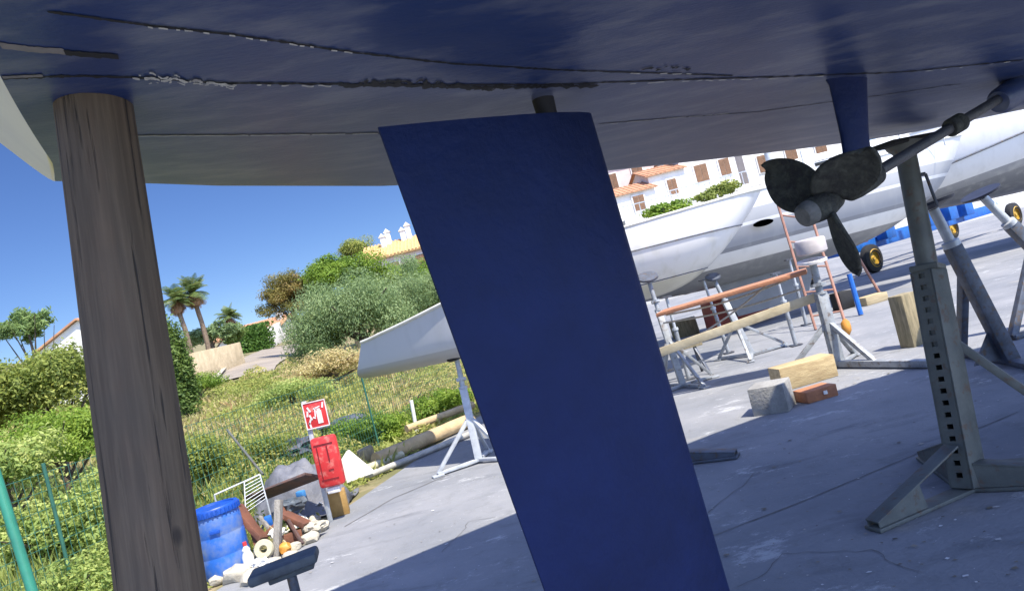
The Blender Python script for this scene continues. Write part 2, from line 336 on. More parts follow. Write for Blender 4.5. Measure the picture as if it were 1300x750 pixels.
# ------------------------------------------------------------------ terrain
def sst(a, b, x):
    t = np.clip((x - a) / (b - a), 0, 1); return t * t * (3 - 2 * t)
def edge_d(x, y): return (x + 2.9) * (-.959) + (y - 6.2) * .283
def H(x, y):
    d = edge_d(x, y)
    h1 = 0.115 * np.maximum(d - 0.5, 0) * sst(0.3, 3.0, d)
    h2 = 0.25 * np.maximum(y - 42, 0) * sst(-18, -6, x) * sst(42, 50, y)
    h = h1 + h2 * (1 - 0.6 * sst(70, 120, y))
    return h * 1.0 + 0.12 * np.sin(x * 0.8 + y * 0.33) * sst(2, 8, d)
def Hf(x, y): return float(H(np.float64(x), np.float64(y)))

gx = np.concatenate([np.arange(-160, -30, 10), np.arange(-30, 14, 0.5), np.arange(14, 60, 4), np.arange(60, 220, 16)])
gy = np.concatenate([np.arange(-60, 0, 8), np.arange(0, 40, 0.5), np.arange(40, 90, 2), np.arange(90, 330, 16)])
XX, YY = np.meshgrid(gx, gy, indexing='ij'); ZZ = H(XX, YY) - 0.012
nx, ny = XX.shape
me = bpy.data.meshes.new('ground')
me.from_pydata(np.stack([XX, YY, ZZ], -1).reshape(-1, 3).tolist(), [], [(i * ny + j, (i + 1) * ny + j, (i + 1) * ny + j + 1, i * ny + j + 1) for i in range(nx - 1) for j in range(ny - 1)])
me.polygons.foreach_set('use_smooth', [True] * len(me.polygons))
M['earth'] = mat('earth', (0.20, 0.17, 0.09), (0.13, 0.13, 0.05), 0.6, 0.95, 0.8, 0, 10, 6, c3=(0.30, 0.24, 0.15), s3=1.7, f3=0.5)
me.materials.append(M['earth']); o = bpy.data.objects.new('ground', me); link(o, None, V((0, 0, 0))); tag(o, kind='structure')

# concrete yard
M['yard'] = None
def yardmat():
    m = bpy.data.materials.new('yard_concrete'); m.use_nodes = True
    nt = m.node_tree; N = nt.nodes; L = nt.links; b = N['Principled BSDF']; b.inputs['Roughness'].default_value = 0.85; b.inputs['Specular IOR Level'].default_value = 0.3
    tc = N.new('ShaderNodeTexCoord')
    def nz(s, d=8, st=None, rg=0.6):
        n = N.new('ShaderNodeTexNoise'); n.inputs['Scale'].default_value = s; n.inputs['Detail'].default_value = d; n.inputs['Roughness'].default_value = rg
        if st:
            mp = N.new('ShaderNodeMapping'); mp.inputs['Scale'].default_value = st; mp.inputs['Rotation'].default_value = (0, 0, R(-62)); L.new(tc.outputs['Object'], mp.inputs[0]); L.new(mp.outputs[0], n.inputs['Vector'])
        else: L.new(tc.outputs['Object'], n.inputs['Vector'])
        return n.outputs['Fac']
    def mr(x, a, c, lo=0, hi=1):
        r = N.new('ShaderNodeMapRange'); r.inputs['From Min'].default_value = a; r.inputs['From Max'].default_value = c; r.inputs['To Min'].default_value = lo; r.inputs['To Max'].default_value = hi; L.new(x, r.inputs['Value']); return r.outputs['Result']
    def mx(a, c, f):
        x = N.new('ShaderNodeMix'); x.data_type = 'RGBA'
        if isinstance(a, tuple): x.inputs['A'].default_value = (*a, 1)
        else: L.new(a, x.inputs['A'])
        x.inputs['B'].default_value = (*c, 1); L.new(f, x.inputs['Factor']); return x.outputs['Result']
    c = mx((0.185, 0.195, 0.215), (0.255, 0.26, 0.275), mr(nz(0.55), .4, .62))
    c = mx(c, (0.115, 0.122, 0.135), mr(nz(1.1, 9, (0.8, 3.2, 1)), .56, .70, 0, .7))
    c = mx(c, (0.50, 0.51, 0.52), mr(nz(1.3, 12, (0.9, 1.7, 1), .82), .57, .63, 0, .6))
    c = mx(c, (0.40, 0.365, 0.30), mr(nz(0.8, 8), .62, .72, 0, .4))
    c = mx(c, (0.14, 0.145, 0.15), mr(nz(5, 10, None, .78), .52, .7, 0, .6))
    c = mx(c, (0.46, 0.465, 0.475), mr(nz(14, 10, None, .8), .60, .72, 0, .5))
    c = mx(c, (0.66, 0.65, 0.62), mr(nz(34, 4, None, .6), .69, .72, 0, .8))
    L.new(c, b.inputs['Base Color'])
    bp = N.new('ShaderNodeBump'); bp.inputs['Strength'].default_value = 0.5; bp.inputs['Distance'].default_value = 0.015; L.new(nz(26, 10, None, .7), bp.inputs['Height']); L.new(bp.outputs[0], b.inputs['Normal'])
    return m
M['yard'] = yardmat()
mb = MB()
ed = [(-6.2, -5), (-3.05, 5.6), (-2.8, 6.4), (-2.35, 7.7), (-1.9, 9.3), (-1.25, 11.8), (-.3, 15), (1.3, 21), (3.0, 27), (4.7, 33), (6.4, 41), (45, 41), (45, -20), (-6.2, -20)]
mb.add([(x, y, 0) for x, y in ed], [list(range(len(ed)))])
mb.build('yard_pavement', M['yard'], kind='structure', smooth=False, base=(0, 0, 0))

def crack(name, pts, w_, m, amp=.03, z=.004):
    mb = MB(); prev = None; dense = []
    for (x0, y0), (x1, y1) in zip(pts, pts[1:]):
        n_ = max(2, int(math.hypot(x1 - x0, y1 - y0) / .06)); dense += [(x0 + (x1 - x0) * k / n_, y0 + (y1 - y0) * k / n_) for k in range(n_)]
    for k, (x, y) in enumerate(dense):
        x += amp * (mnoise.noise(V((x * 3, y * 3, 1))) + .5 * mnoise.noise(V((x * 11, y * 11, 1)))); y += amp * (mnoise.noise(V((x * 3, y * 3, 7))) + .5 * mnoise.noise(V((x * 11, y * 11, 4))))
        a, b_ = dense[max(0, k - 1)], dense[min(len(dense) - 1, k + 1)]; d = V((b_[0] - a[0], b_[1] - a[1], 0)).normalized(); s_ = V((-d.y, d.x, 0)) * w_ * (.5 + .5 * abs(mnoise.noise(V((x * 6, y * 6, 3)))) * 2) / 2
        cur = (V((x, y, z)) + s_, V((x, y, z)) - s_)
        if prev: mb.add([prev[0], prev[1], cur[1], cur[0]], [(0, 1, 2, 3)])
        prev = cur
    mb.build(name, m, kind='structure', base=(0, 0, 0), weld=True)
M['joint'] = mat('joint_dark', (.10, .10, .10), (.16, .155, .15), 5, .95)
gg = lambda *q: [(G(a, b).x, G(a, b).y) for a, b in q]
crack('pavement_joint', gg((438, 668), (500, 632), (575, 600)), .022, M['joint'], .01)
crack('pavement_joint', gg((880, 690), (1010, 640), (1300, 520)), .012, M['joint'], .006)
crack('pavement_crack', gg((900, 650), (960, 600), (985, 598)), .008, M['joint'], .05)
crack('pavement_crack', gg((930, 745), (1000, 700), (1120, 700), (1180, 735)), .006, M['joint'], .07)
crack('pavement_crack', gg((560, 700), (600, 660), (640, 655)), .007, M['joint'], .05)
vs_ = []; rn_ = []
for k in range(420):
    px, py = random.uniform(380, 1300), random.uniform(470, 748); c = G(px, py); r_ = random.choice((.004, .006, .006, .009, .014)) * random.uniform(.7, 1.3); a = random.uniform(0, 6.28)
    if edge_d(c.x, c.y) > -.3: continue
    for q in range(4): vs_.append((c.x + r_ * (1 + .5 * random.random()) * math.cos(a + q * 1.57), c.y + r_ * random.uniform(.6, 1.3) * math.sin(a + q * 1.57), .006 + r_ * .3 * random.random()))
    rn_.append(random.random())
LF['chips'] = leafmat('litter_chips', (0.04, 0.035, 0.03), (0.12, 0.10, 0.07), (0.5, 0.5, 0.48), transl=.02)
npmesh('litter_chips', np.array(vs_), 4, LF['chips'], None, (0, 0, 0), rnd=np.array(rn_), kind='stuff')

# ------------------------------------------------------------------ our boat, standing on props overhead
TH = R(25); E = V((math.cos(TH), math.sin(TH), 0)); NN = V((-math.sin(TH), math.cos(TH), 0)); C0 = V((0.1, 2.4, 0))
def B(s, t, z): q = C0 + E * s + NN * t; return V((q.x, q.y, z))
ST = np.array([-1.31, -0.8, 0, 0.7, 1.27, 2.0, 2.8, 3.67, 4.6, 5.5, 6.6, 7.5, 8.3])
tE = np.array([1.0, 1.1, 1.2, 1.235, 1.25, 1.26, 1.26, 1.25, 1.15, .95, .6, .28, .02])
zE = np.array([2.495, 2.415, 2.31, 2.245, 2.206, 2.165, 2.125, 2.09, 2.12, 2.22, 2.5, 2.85, 3.3])
zC = np.array([2.41, 2.35, 2.275, 2.235, 2.215, 2.15, 2.06, 1.98, 1.95, 2.0, 2.25, 2.6, 3.15])
zS = np.array([3.28, 3.3, 3.34, 3.38, 3.42, 3.46, 3.51, 3.57, 3.64, 3.72, 3.84, 3.96, 4.1])
RB = 0.2
def section(s):
    f = lambda a: float(np.interp(s, ST, a))
    e, ze, zc, zs = f(tE), f(zE), f(zC), f(zS); k = min(1.0, e / 0.5); rb = RB * k
    pts = [(e * q, zc + (ze - zc) * (q ** 1.7)) for q in np.linspace(0, 1, 13)]
    for a in np.linspace(-90, -15, 7)[1:]:
        pts.append((e + rb * math.cos(R(a)), ze + rb + rb * math.sin(R(a))))
    x0, z0 = pts[-1]; x1 = e + rb + 0.14 * k
    for q in np.linspace(0, 1, 6)[1:]: pts.append((x0 + (x1 - x0) * (1 - (1 - q) ** 1.5), z0 + (zs - z0) * q))
    full = [(-t, z) for t, z in pts[::-1]] + pts[1:]
    return full
SS = np.concatenate([np.linspace(-1.31, 4.6, 34), np.linspace(4.9, 8.3, 12)])
rows = []
for i, s in enumerate(SS):
    row = []
    for t, z in section(s):
        sh = -0.716 * max(0, z - 2.45) * float(np.interp(s, [-1.31, -0.2], [1, 0]))
        row.append(B(s + sh, t, z))
    rows.append(row)
boat = thing('sailboat', 'blue bottomed sailboat overhead whose hull, rudder and propeller fill the picture', 'sailboat', B(0, 0, 0))
hb = MB().sheet(rows)
for f in hb.bm.faces:
    c = f.calc_center_median(); s_ = (c - C0).dot(E)
    f.material_index = 1 if c.z > float(np.interp(s_, ST, zE)) + 0.26 else 0
hb.bm.normal_update(); bvh = BVHTree.FromBMesh(hb.bm)
hb.build('hull', [M['antifoul'], M['cream_gel']], boat, angle=60)
tr = rows[0]
mb = MB(); mb.add(tr, [list(range(len(tr)))]); mb.build('transom', M['cream_gel'], boat, smooth=False)
mb = MB()       # deck closing the top
for i in range(len(rows) - 1):
    mb.add([rows[i][0], rows[i][-1], rows[i + 1][-1], rows[i + 1][0]], [(0, 1, 2, 3)])
mb.build('deck', M['cream_gel'], boat, weld=True)
mb = MB(); mb.box(B(3.5, 0, 3.72), (3.2, 1.5, 0.42), TH, 0.08); mb.build('cabin', M['cream_gel'], boat)
mb = MB()       # fin keel further forward
kp = [(3.3, 2.05), (5.3, 2.05), (4.9, 0.32), (3.5, 0.32)]
for (t_) in (0,):
    mb.prism([B(s, -0.09, z) for s, z in kp], NN * 0.18)
mb.build('keel', M['antifoul'], boat)
mb = MB(); mb.box(B(4.2, 0, 0.158), (1.6, 0.3, 0.31), TH + R(90), 0.01); mb.build('keel_block', M['timber'], label='timber baulk under the keel of the blue boat', cat='timber')

def hull_hit(px, py):
    d = ray(px, py).normalized(); h = bvh.ray_cast(CAM, d, 12)
    return (h[0], h[1]) if h[0] is not None else (None, None)
def ribbon(name, poly, w0, m, off=0.002, gaps=0.0, jit=0.4, step=3.0, wave=0.6):
    mb = MB(); pts = []
    for (x0, y0), (x1, y1) in zip(poly, poly[1:]):
        n = max(1, int(math.hypot(x1 - x0, y1 - y0) / step))
        for k in range(n): pts.append((x0 + (x1 - x0) * k / n, y0 + (y1 - y0) * k / n))
    pts.append(poly[-1]); prev = None; strip = []
    for i, (x, y) in enumerate(pts):
        y += wave * mnoise.noise(V((x * 0.07, y * 0.07, 3)))
        h, n = hull_hit(x, y)
        if h is None: prev = None; continue
        if n.dot(h - CAM) > 0: n = -n
        wv = w0 * (1 + jit * mnoise.noise(V((x * 0.11, 7, 1))) + jit * mnoise.noise(V((x * 0.4, 2, 1))))
        h2 = hull_hit(x + 2, y)[0] or h; d = (h2 - h)
        d = d.normalized() if d.length > 1e-6 else E; sd = n.cross(d).normalized(); h = h + n * off
        cur = (h + sd * wv / 2, h - sd * wv / 2)
        joined = prev is not None and mnoise.noise(V((x * 0.09, y * 0.5, 11))) > gaps - 1 + (0 if gaps else -1)
        if joined: mb.add([prev[0], prev[1], cur[1], cur[0]], [(0, 1, 2, 3)])
        elif len(mb.bm.faces): mb.build(name, m, boat, weld=True); mb = MB()
        prev = cur
    if len(mb.bm.faces): mb.build(name, m, boat, weld=True)
A1 = [(60, 14), (190, 32), (300, 44), (440, 65), (570, 80), (700, 88), (810, 92), (930, 96)]
B1 = [(0, 99), (100, 96), (170, 98), (280, 105), (480, 107), (700, 107), (860, 101), (1000, 97), (1150, 91), (1298, 76)]
ribbon('plank_seam', A1, 0.009, M['seam'], jit=.8)
ribbon('plank_seam', B1, 0.011, M['seam'], jit=.9)
ribbon('plank_seam', [(430, 107), (530, 108), (620, 110), (760, 108)], 0.024, M['seam'], 0.003, jit=1.1, wave=2)
ribbon('plank_seam', [(165, 172), (330, 171), (482, 169)], 0.006, M['seam'], 0.0015)
ribbon('plank_seam', [(760, 157), (850, 150), (960, 142), (1110, 122), (1220, 106)], 0.007, M['seam'], 0.0015, jit=.7)
ribbon('filler_bead', [(172, 171.5), (330, 170.5), (480, 168.5)], 0.008, M['filler'], 0.004, gaps=0.62)
ribbon('filler_bead', [(775, 156.5), (850, 149.5), (925, 143)], 0.006, M['filler'], 0.004, gaps=0.75)
ribbon('filler_bead', [(168, 98), (225, 99.5), (260, 103), (300, 105.5)], 0.013, M['filler'], 0.005, gaps=0.55, jit=1.3, step=1.5, wave=4)
ribbon('filler_bead', [(176, 94), (215, 95), (240, 99)], 0.009, M['filler'], 0.0045, gaps=.95, jit=1.5, step=1.2, wave=6)
ribbon('filler_bead', [(185, 103), (230, 104), (300, 108)], 0.006, M['filler'], 0.0055, gaps=1.0, jit=1.5, step=1.2, wave=5)
ribbon('plank_seam', [(455, 104), (540, 104), (640, 113)], 0.016, M['seam'], 0.0035, gaps=.8, jit=1.5, step=1.5, wave=7)
ribbon('plank_seam', [(815, 87), (850, 84), (875, 88)], 0.013, M['seam'], 0.0035, gaps=.8, jit=1.2, step=1.5, wave=5)
ribbon('filler_bead', [(300, 106), (440, 108)], 0.008, M['filler'], 0.005, gaps=1.1, step=1.5, wave=2)
ribbon('filler_bead', [(180, 31), (300, 44), (450, 66)], 0.007, M['filler'], 0.005, gaps=1.1, step=1.5, wave=1)
ribbon('filler_bead', [(775, 106), (840, 102), (1010, 97.5), (1050, 95)], 0.008, M['filler'], 0.006, gaps=1.08, step=1.5, wave=2)
ribbon('filler_bead', [(800, 91), (880, 93)], 0.008, M['filler'], 0.006, gaps=1.05, step=1.5, wave=2)
ribbon('filler_bead', [(1175, 89), (1285, 77)], 0.009, M['filler'], 0.006, gaps=1.0, step=1.5)
ribbon('paint_patch', [(0, 57), (40, 62), (82, 65)], 0.027, M['primer'], 0.002, jit=0.2)
ribbon('paint_patch', [(0, 97), (54, 95)], 0.012, M['primer'], 0.003, jit=0.3)
ribbon('paint_patch', [(82, 66), (120, 69), (150, 71)], 0.024, M['seam'], 0.003, jit=0.3)

# rudder blade: plane through the stock, foil section, leading edge forward
YT = 0.6
TL = P(480, 162, YT * 940 / 266); TR = P(750, 145, YT * 940 / 215)
pn = (TR - TL); pn.z = 0; pn.normalize(); pnn = V((-pn.y, pn.x, 0))
def onplane(px, py):
    d = ray(px, py); t = (TL - CAM).dot(pnn) / d.dot(pnn); return CAM + d * t
def lerp(a, b, t): return a + (b - a) * t
BL = onplane(690 + 105 * .36, 850); BR = onplane(925 + 105 * .292, 850)
prof = [(0, .004), (.15, .018), (.35, .032), (.6, .042), (.78, .042), (.9, .032), (.965, .02), (.992, .009), (1, 0)]
grid = []
for v in np.linspace(0, 1, 14):
    a, b_ = lerp(TL, BL, v), lerp(TR, BR, v); ring = []
    sc = 1 - 0.25 * v
    for q, h in prof: ring.append(lerp(a, b_, q) + pnn * h * sc)
    for q, h in prof[::-1][1:]: ring.append(lerp(a, b_, q) - pnn * h * sc)
    grid.append(ring)
mb = MB(); n = len(grid[0])
mb.add([v for r_ in grid for v in r_], [(i * n + k, i * n + (k + 1) % n, (i + 1) * n + (k + 1) % n, (i + 1) * n + k) for i in range(13) for k in range(n)] + [list(range(n)), [13 * n + k for k in range(n)][::-1]])
rud = mb.build('rudder', M['rudder'], boat, angle=30)
mb = MB(); rs = lerp(TL, TR, .76); mb.tube([rs + V((0, 0, -.03)), rs + V((0, 0, .02)), rs + V((0, 0, .16))], [.036, .036, .042], 24); mb.build('rudder_stock', M['seam'], rud)

# shaft, strut, propeller
hub = B(1.295, 0, 1.69); sh1 = B(3.0, 0, 2.075); sdir = (sh1 - hub).normalized()
mb = MB(); mb.tube([hub - sdir * .02, sh1], .023, 20); shaft = mb.build('propeller_shaft', M['shaft'], boat)
cl = hub + sdir * 0.98
mb = MB(); mb.lathe(cl - sdir * .05, [(0, 0), (.036, 0), (.042, .012), (.042, .035), (.036, .05), (.042, .062), (.042, .09), (.026, .11), (.0, .11)], sdir, 24); mb.build('shaft_collar', M['fouled'], shaft)
sf = B(2.72, 0, 2.0); mb = MB(); mb.lathe(sf - sdir * .12, [(0, 0), (.05, 0), (.062, .02), (.066, .1), (.09, .2), (.12, .4), (.13, .5)], sdir, 24); mb.build('stern_tube', M['antifoul'], boat)
bear = hub + sdir * .27
mb = MB()
rt_, rb_ = B(1.66, 0, 2.26), bear
grid = []
for v in np.linspace(0, 1, 12):
    c = lerp(rt_, rb_, v); wd = 0.25 - 0.09 * min(1, v * 1.6) + 0.10 * max(0, 0.16 - v) / .16; th = 0.032 + 0.03 * max(0, .2 - v) / .2
    ring = [c + E * (wd / 2) * math.cos(a) + NN * (th / 2 + .01) * math.sin(a) for a in np.linspace(0, 2 * math.pi, 21)[:-1]]
    grid.append(ring)
n = 20
mb.add([v for r_ in grid for v in r_], [(i * n + k, i * n + (k + 1) % n, (i + 1) * n + (k + 1) % n, (i + 1) * n + k) for i in range(11) for k in range(n)])
strut = mb.build('shaft_strut', M['rudder'], boat, angle=60)
mb = MB(); mb.lathe(bear - sdir * .1, [(0, 0), (.036, 0), (.052, .02), (.056, .06), (.056, .15), (.05, .2), (.03, .215), (0, .215)], sdir, 28); mb.build('bearing', M['fouled'], strut)
prop = MB()
prop.lathe(hub - sdir * .06, [(0.0, 0), (.046, 0), (.052, .01), (.058, .05), (.056, .11), (.045, .16), (.03, .17), (0, .17)], sdir, 28)
propo = prop.build('propeller', M['fouled'], boat)
mb = MB(); mb.lathe(hub - sdir * .105, [(0, 0), (.034, .0), (.047, .012), (.05, .03), (.05, .048), (0, .048)], sdir, 28); mb.build('hub_anode', M['hubcap'], propo)
sx = sdir.cross(V((0, 0, 1))).normalized(); sz = sx.cross(sdir).normalized()     # disc axes (sx points towards the viewer's right/near side)
for ang, pit in ((272, 24), (28, 34), (135, 26)):
    a = R(ang); rad = sx * math.cos(a) + sz * math.sin(a); tan = sdir.cross(rad).normalized()
    grid = []
    for q in np.sin(np.linspace(0, math.pi / 2, 24)):
        q = float(min(q, .9995)); r_ = .04 + .262 * q; wd = (.185 if ang > 100 and ang < 200 else .215) * max(0, math.sin(math.pi * (0.13 + 0.87 * q))) ** .55 + .012
        pa = R(pit + 20 * (1 - q)); ch = tan * math.cos(pa) + sdir * math.sin(pa)
        row = []
        for uu in np.linspace(-1, 1, 13): row.append(hub + sdir * .03 + rad * r_ + ch * wd / 2 * uu + (rad.cross(ch)) * 0.018 * (1 - uu * uu) + rad * 0.02 * uu * q)
        grid.append(row)
    mb = MB().sheet(grid)
    mb.build('blade', M['fouled'], propo, angle=80, solid=0.013)

# ------------------------------------------------------------------ timber prop under the stern
def logmat():
    m = bpy.data.materials.new('weathered_log'); m.use_nodes = True
    nt = m.node_tree; N = nt.nodes; L = nt.links; b = N['Principled BSDF']; b.inputs['Roughness'].default_value = 0.85
    tc = N.new('ShaderNodeTexCoord')
    def nz(st, s, d, rg=.6):
        mp = N.new('ShaderNodeMapping'); mp.inputs['Scale'].default_value = st; L.new(tc.outputs['Object'], mp.inputs[0])
        n = N.new('ShaderNodeTexNoise'); n.inputs['Scale'].default_value = s; n.inputs['Detail'].default_value = d; n.inputs['Roughness'].default_value = rg; L.new(mp.outputs[0], n.inputs['Vector']); return n.outputs['Fac']
    def mr(x, a, c, lo=0, hi=1):
        r = N.new('ShaderNodeMapRange'); r.inputs['From Min'].default_value = a; r.inputs['From Max'].default_value = c; r.inputs['To Min'].default_value = lo; r.inputs['To Max'].default_value = hi; L.new(x, r.inputs['Value']); return r.outputs['Result']
    def mx(a, c, f):
        x = N.new('ShaderNodeMix'); x.data_type = 'RGBA'
        if isinstance(a, tuple): x.inputs['A'].default_value = (*a, 1)
        else: L.new(a, x.inputs['A'])
        x.inputs['B'].default_value = (*c, 1); L.new(f, x.inputs['Factor']); return x.outputs['Result']
    g1 = nz((1, 1, .045), 60, 9); g2 = nz((1, 1, .035), 13, 5); g3 = nz((1, 1, 1), 2.2, 6); ck = nz((1, 1, .035), 42, 4, .6)
    c = mx((0.078, 0.055, 0.036), (0.130, 0.095, 0.062), mr(g1, .4, .62)); c = mx(c, (0.15, 0.10, 0.064), mr(g2, .55, .7, 0, .55))
    c = mx(c, (0.078, 0.063, 0.047), mr(g3, .45, .65, 0, .6)); c = mx(c, (0.02, 0.016, 0.013), mr(ck, .635, .665, 0, .9)); c = mx(c, (0.025, 0.018, 0.014), mr(nz((1, 1, .55), 8, 1, .3), .73, .76, 0, .85))
    L.new(c, b.inputs['Base Color'])
    bp = N.new('ShaderNodeBump'); bp.inputs['Strength'].default_value = .6; bp.inputs['Distance'].default_value = .006; L.new(g1, bp.inputs['Height'])
    bp2 = N.new('ShaderNodeBump'); bp2.inputs['Strength'].default_value = .8; bp2.inputs['Distance'].default_value = .008; bp2.invert = True; L.new(mr(ck, .61, .67), bp2.inputs['Height']); L.new(bp.outputs[0], bp2.inputs['Normal'])
    L.new(bp2.outputs[0], b.inputs['Normal']); return m
pt = P(118, 124, 1.93); pm = P(205, 745, 1.80)
dd = (pm - pt); pb = pt + dd * (pt.z / -dd.z)
pt = pt - dd.normalized() * .03
mb = MB(); nS = 40; grid = []
ax = -dd.normalized(); x_ = ax.cross(V((0, 1, 0))).normalized(); y_ = ax.cross(x_)
for i in range(nS + 1):
    c = lerp(pb, pt, i / nS); r_ = lerp(.108, .0925, i / nS)
    ring = []
    for k in range(48):
        a = 2 * math.pi * k / 48
        rr = r_ * (1 + .02 * mnoise.noise(V((math.cos(a) * 2, math.sin(a) * 2, i * .09))))
        # long drying crack running down the left side
        da = abs(((a - R(338) - 0.25 * (1 - i / nS) + math.pi) % (2 * math.pi)) - math.pi)
        ring.append(c + (x_ * math.cos(a) + y_ * math.sin(a)) * rr)
    grid.append(ring)
mb.add([v for g in grid for v in g], [(i * 48 + k, i * 48 + (k + 1) % 48, (i + 1) * 48 + (k + 1) % 48, (i + 1) * 48 + k) for i in range(nS) for k in range(48)] + [list(range(48))[::-1], [nS * 48 + k for k in range(48)]])
# align object axis with the log so that the grain runs along it
mb.bm.transform(Matrix.Translation(-pb))
rotm = V((0, 0, 1)).rotation_difference(ax).to_matrix().to_4x4(); mb.bm.transform(rotm.inverted())
lo = mb.build('timber_prop', logmat(), base=(0, 0, 0), angle=60, label='round weathered timber post propping the stern of the blue boat', cat='post')
lo.location = pb; lo.rotation_euler = rotm.to_euler(); WLOC[lo.name] = pb

# ------------------------------------------------------------------ boat stands
SG = 'boat stands in the yard'
def leg_wedge(base, ang, L_, h, w, toe=.025, m=None, parent=None, z0=0.004, k0=0.0):
    d = V((math.cos(ang), math.sin(ang), 0)); s = V((-d.y, d.x, 0)); b = V((base[0], base[1], z0))
    mb = MB()
    # flat base bar + sloping channel with side plates
    mb.box(b + d * L_ / 2 + V((0, 0, .012)), (L_, w * 1.3, .02), ang, .003)
    mb.prism([b + d * (.03 + L_ * k0) + s * w * .5 + V((0, 0, .024)), b + d * L_ * .98 + s * w * .5 + V((0, 0, .024)), b + d * L_ * .98 + s * w * .5 + V((0, 0, .024 + toe)), b + d * (.05 + L_ * k0) + s * w * .5 + V((0, 0, h + (.024 + toe - h) * k0))], -s * .008)
    mb.prism([b + d * (.03 + L_ * k0) - s * w * .5 + V((0, 0, .024)), b + d * L_ * .98 - s * w * .5 + V((0, 0, .024)), b + d * L_ * .98 - s * w * .5 + V((0, 0, .024 + toe)), b + d * (.05 + L_ * k0) - s * w * .5 + V((0, 0, h + (.024 + toe - h) * k0))], s * .008)
    p0 = b + d * .05 + V((0, 0, h + .004)); p1 = b + d * L_ * .985 + V((0, 0, .03 + toe))
    mb.beam(p0, p1, w * 1.06, .012, bev=.002)
    return mb.build('leg', m, parent, angle=30)

# the tall one in front, right
jb = G(1232, 622); jt = P(1150, 196, 4.42)
js = thing('boat_stand', 'tall grey green steel boat stand with slotted column under the propeller shaft', 'boat stand', (jb.x, jb.y, 0), SG)
ja = (jt - V((jb.x, jb.y, .02))); jl = ja.length; ja.normalize()
yaw = R(28)
jx = V((math.cos(yaw), math.sin(yaw), 0)); jx = (jx - ja * jx.dot(ja)).normalized(); jy = ja.cross(jx)
Mj = Matrix((jx, jy, ja)).transposed()
b0 = V((jb.x, jb.y, .02)); Wc = .138; hc = 1.22
def jp(x, y, h): return b0 + jx * x + jy * y + ja * h
mb = MB(); th = .01
mb.box(jp(0, Wc / 2 - th / 2, hc / 2), (Wc, th, hc), Mj, .002); mb.box(jp(Wc / 2 - th / 2, 0, hc / 2), (th, Wc - 2 * th - .002, hc), Mj, .002)
mb.box(jp(0, -Wc / 2 + th / 2, hc / 2), (Wc, th, hc), Mj, .002)
# slotted face (-x)
sw = .04; zlo = .07; pitch_ = .066
for sgn in (-1, 1): mb.box(jp(-Wc / 2 + th / 2, sgn * (Wc / 2 - th - (Wc / 2 - th - sw / 2) / 2 - .001), hc / 2), (th, Wc / 2 - th - sw / 2 - .001, hc), Mj)
k = 0; zz = 0
while zz < hc:
    top = min(hc, zlo + k * pitch_ - .014); bot = 0 if k == 0 else zlo + (k - 1) * pitch_ + .014
    if top > bot: mb.box(jp(-Wc / 2 + th / 2, 0, (top + bot) / 2), (th * .98, sw, top - bot), Mj)
    k += 1; zz = zlo + (k - 1) * pitch_ + .014
mb.build('column', M['jack'], js, angle=30)
mb = MB(); mb.lathe(jp(0, 0, hc), [(0, 0), (.10, 0), (.106, .006), (.106, .03), (.10, .036), (0, .036)], ja, 4); mb.build('collar', M['jack'], js, angle=30)
mb = MB(); mb.tube([jp(0, 0, .75), jp(0, 0, jl)], .058, 28); mb.build('inner_tube', M['jack'], js)
mb = MB(); mb.tube([jp(.055, -.06, jl - .14), jp(.075, -.08, jl - .34)], .009, 10); mb.tube([jp(.0, 0, jl - .14), jp(.055, -.06, jl - .14)], .012, 10); mb.build('locking_pin', M['steel_dark'], js)
mb = MB(); mb.lathe(jp(0, 0, jl - .03), [(0, 0), (.056, 0), (.06, .02), (.075, .05), (.10, .075), (.105, .09), (0, .09)], ja, 24)
top = jp(0, 0, jl + .06)
mb.build('screw_head', M['jack'], js)
mb = MB(); mb.box(top + V((0, 0, .018)) + E * .02, (.44, .16, .03), TH + R(2), .008); mb.build('pad', M['rubber'], js)
leg_wedge((jb.x, jb.y), math.atan2(G(1112, 674).y - jb.y, G(1112, 674).x - jb.x), .70, .26, .085, .02, M['jack'], js, k0=.46)
leg_wedge((jb.x, jb.y), R(-38), .8, .15, .085, .03, M['jack'], js)
leg_wedge((jb.x, jb.y), R(78), .7, .26, .1, .02, M['jack'], js)
mb = MB(); e1 = V((jb.x, jb.y, 0)) + V((math.cos(R(-12)), math.sin(R(-12)), 0)) * .75; mb.beam(jp(.05, -.02, .82), V((e1.x, e1.y, .03)), .06, .045, bev=.004); mb.build('brace', M['jack'], js)
leg_wedge((jb.x + .03, jb.y), R(-12), .82, .12, .07, .02, M['jack'], js)

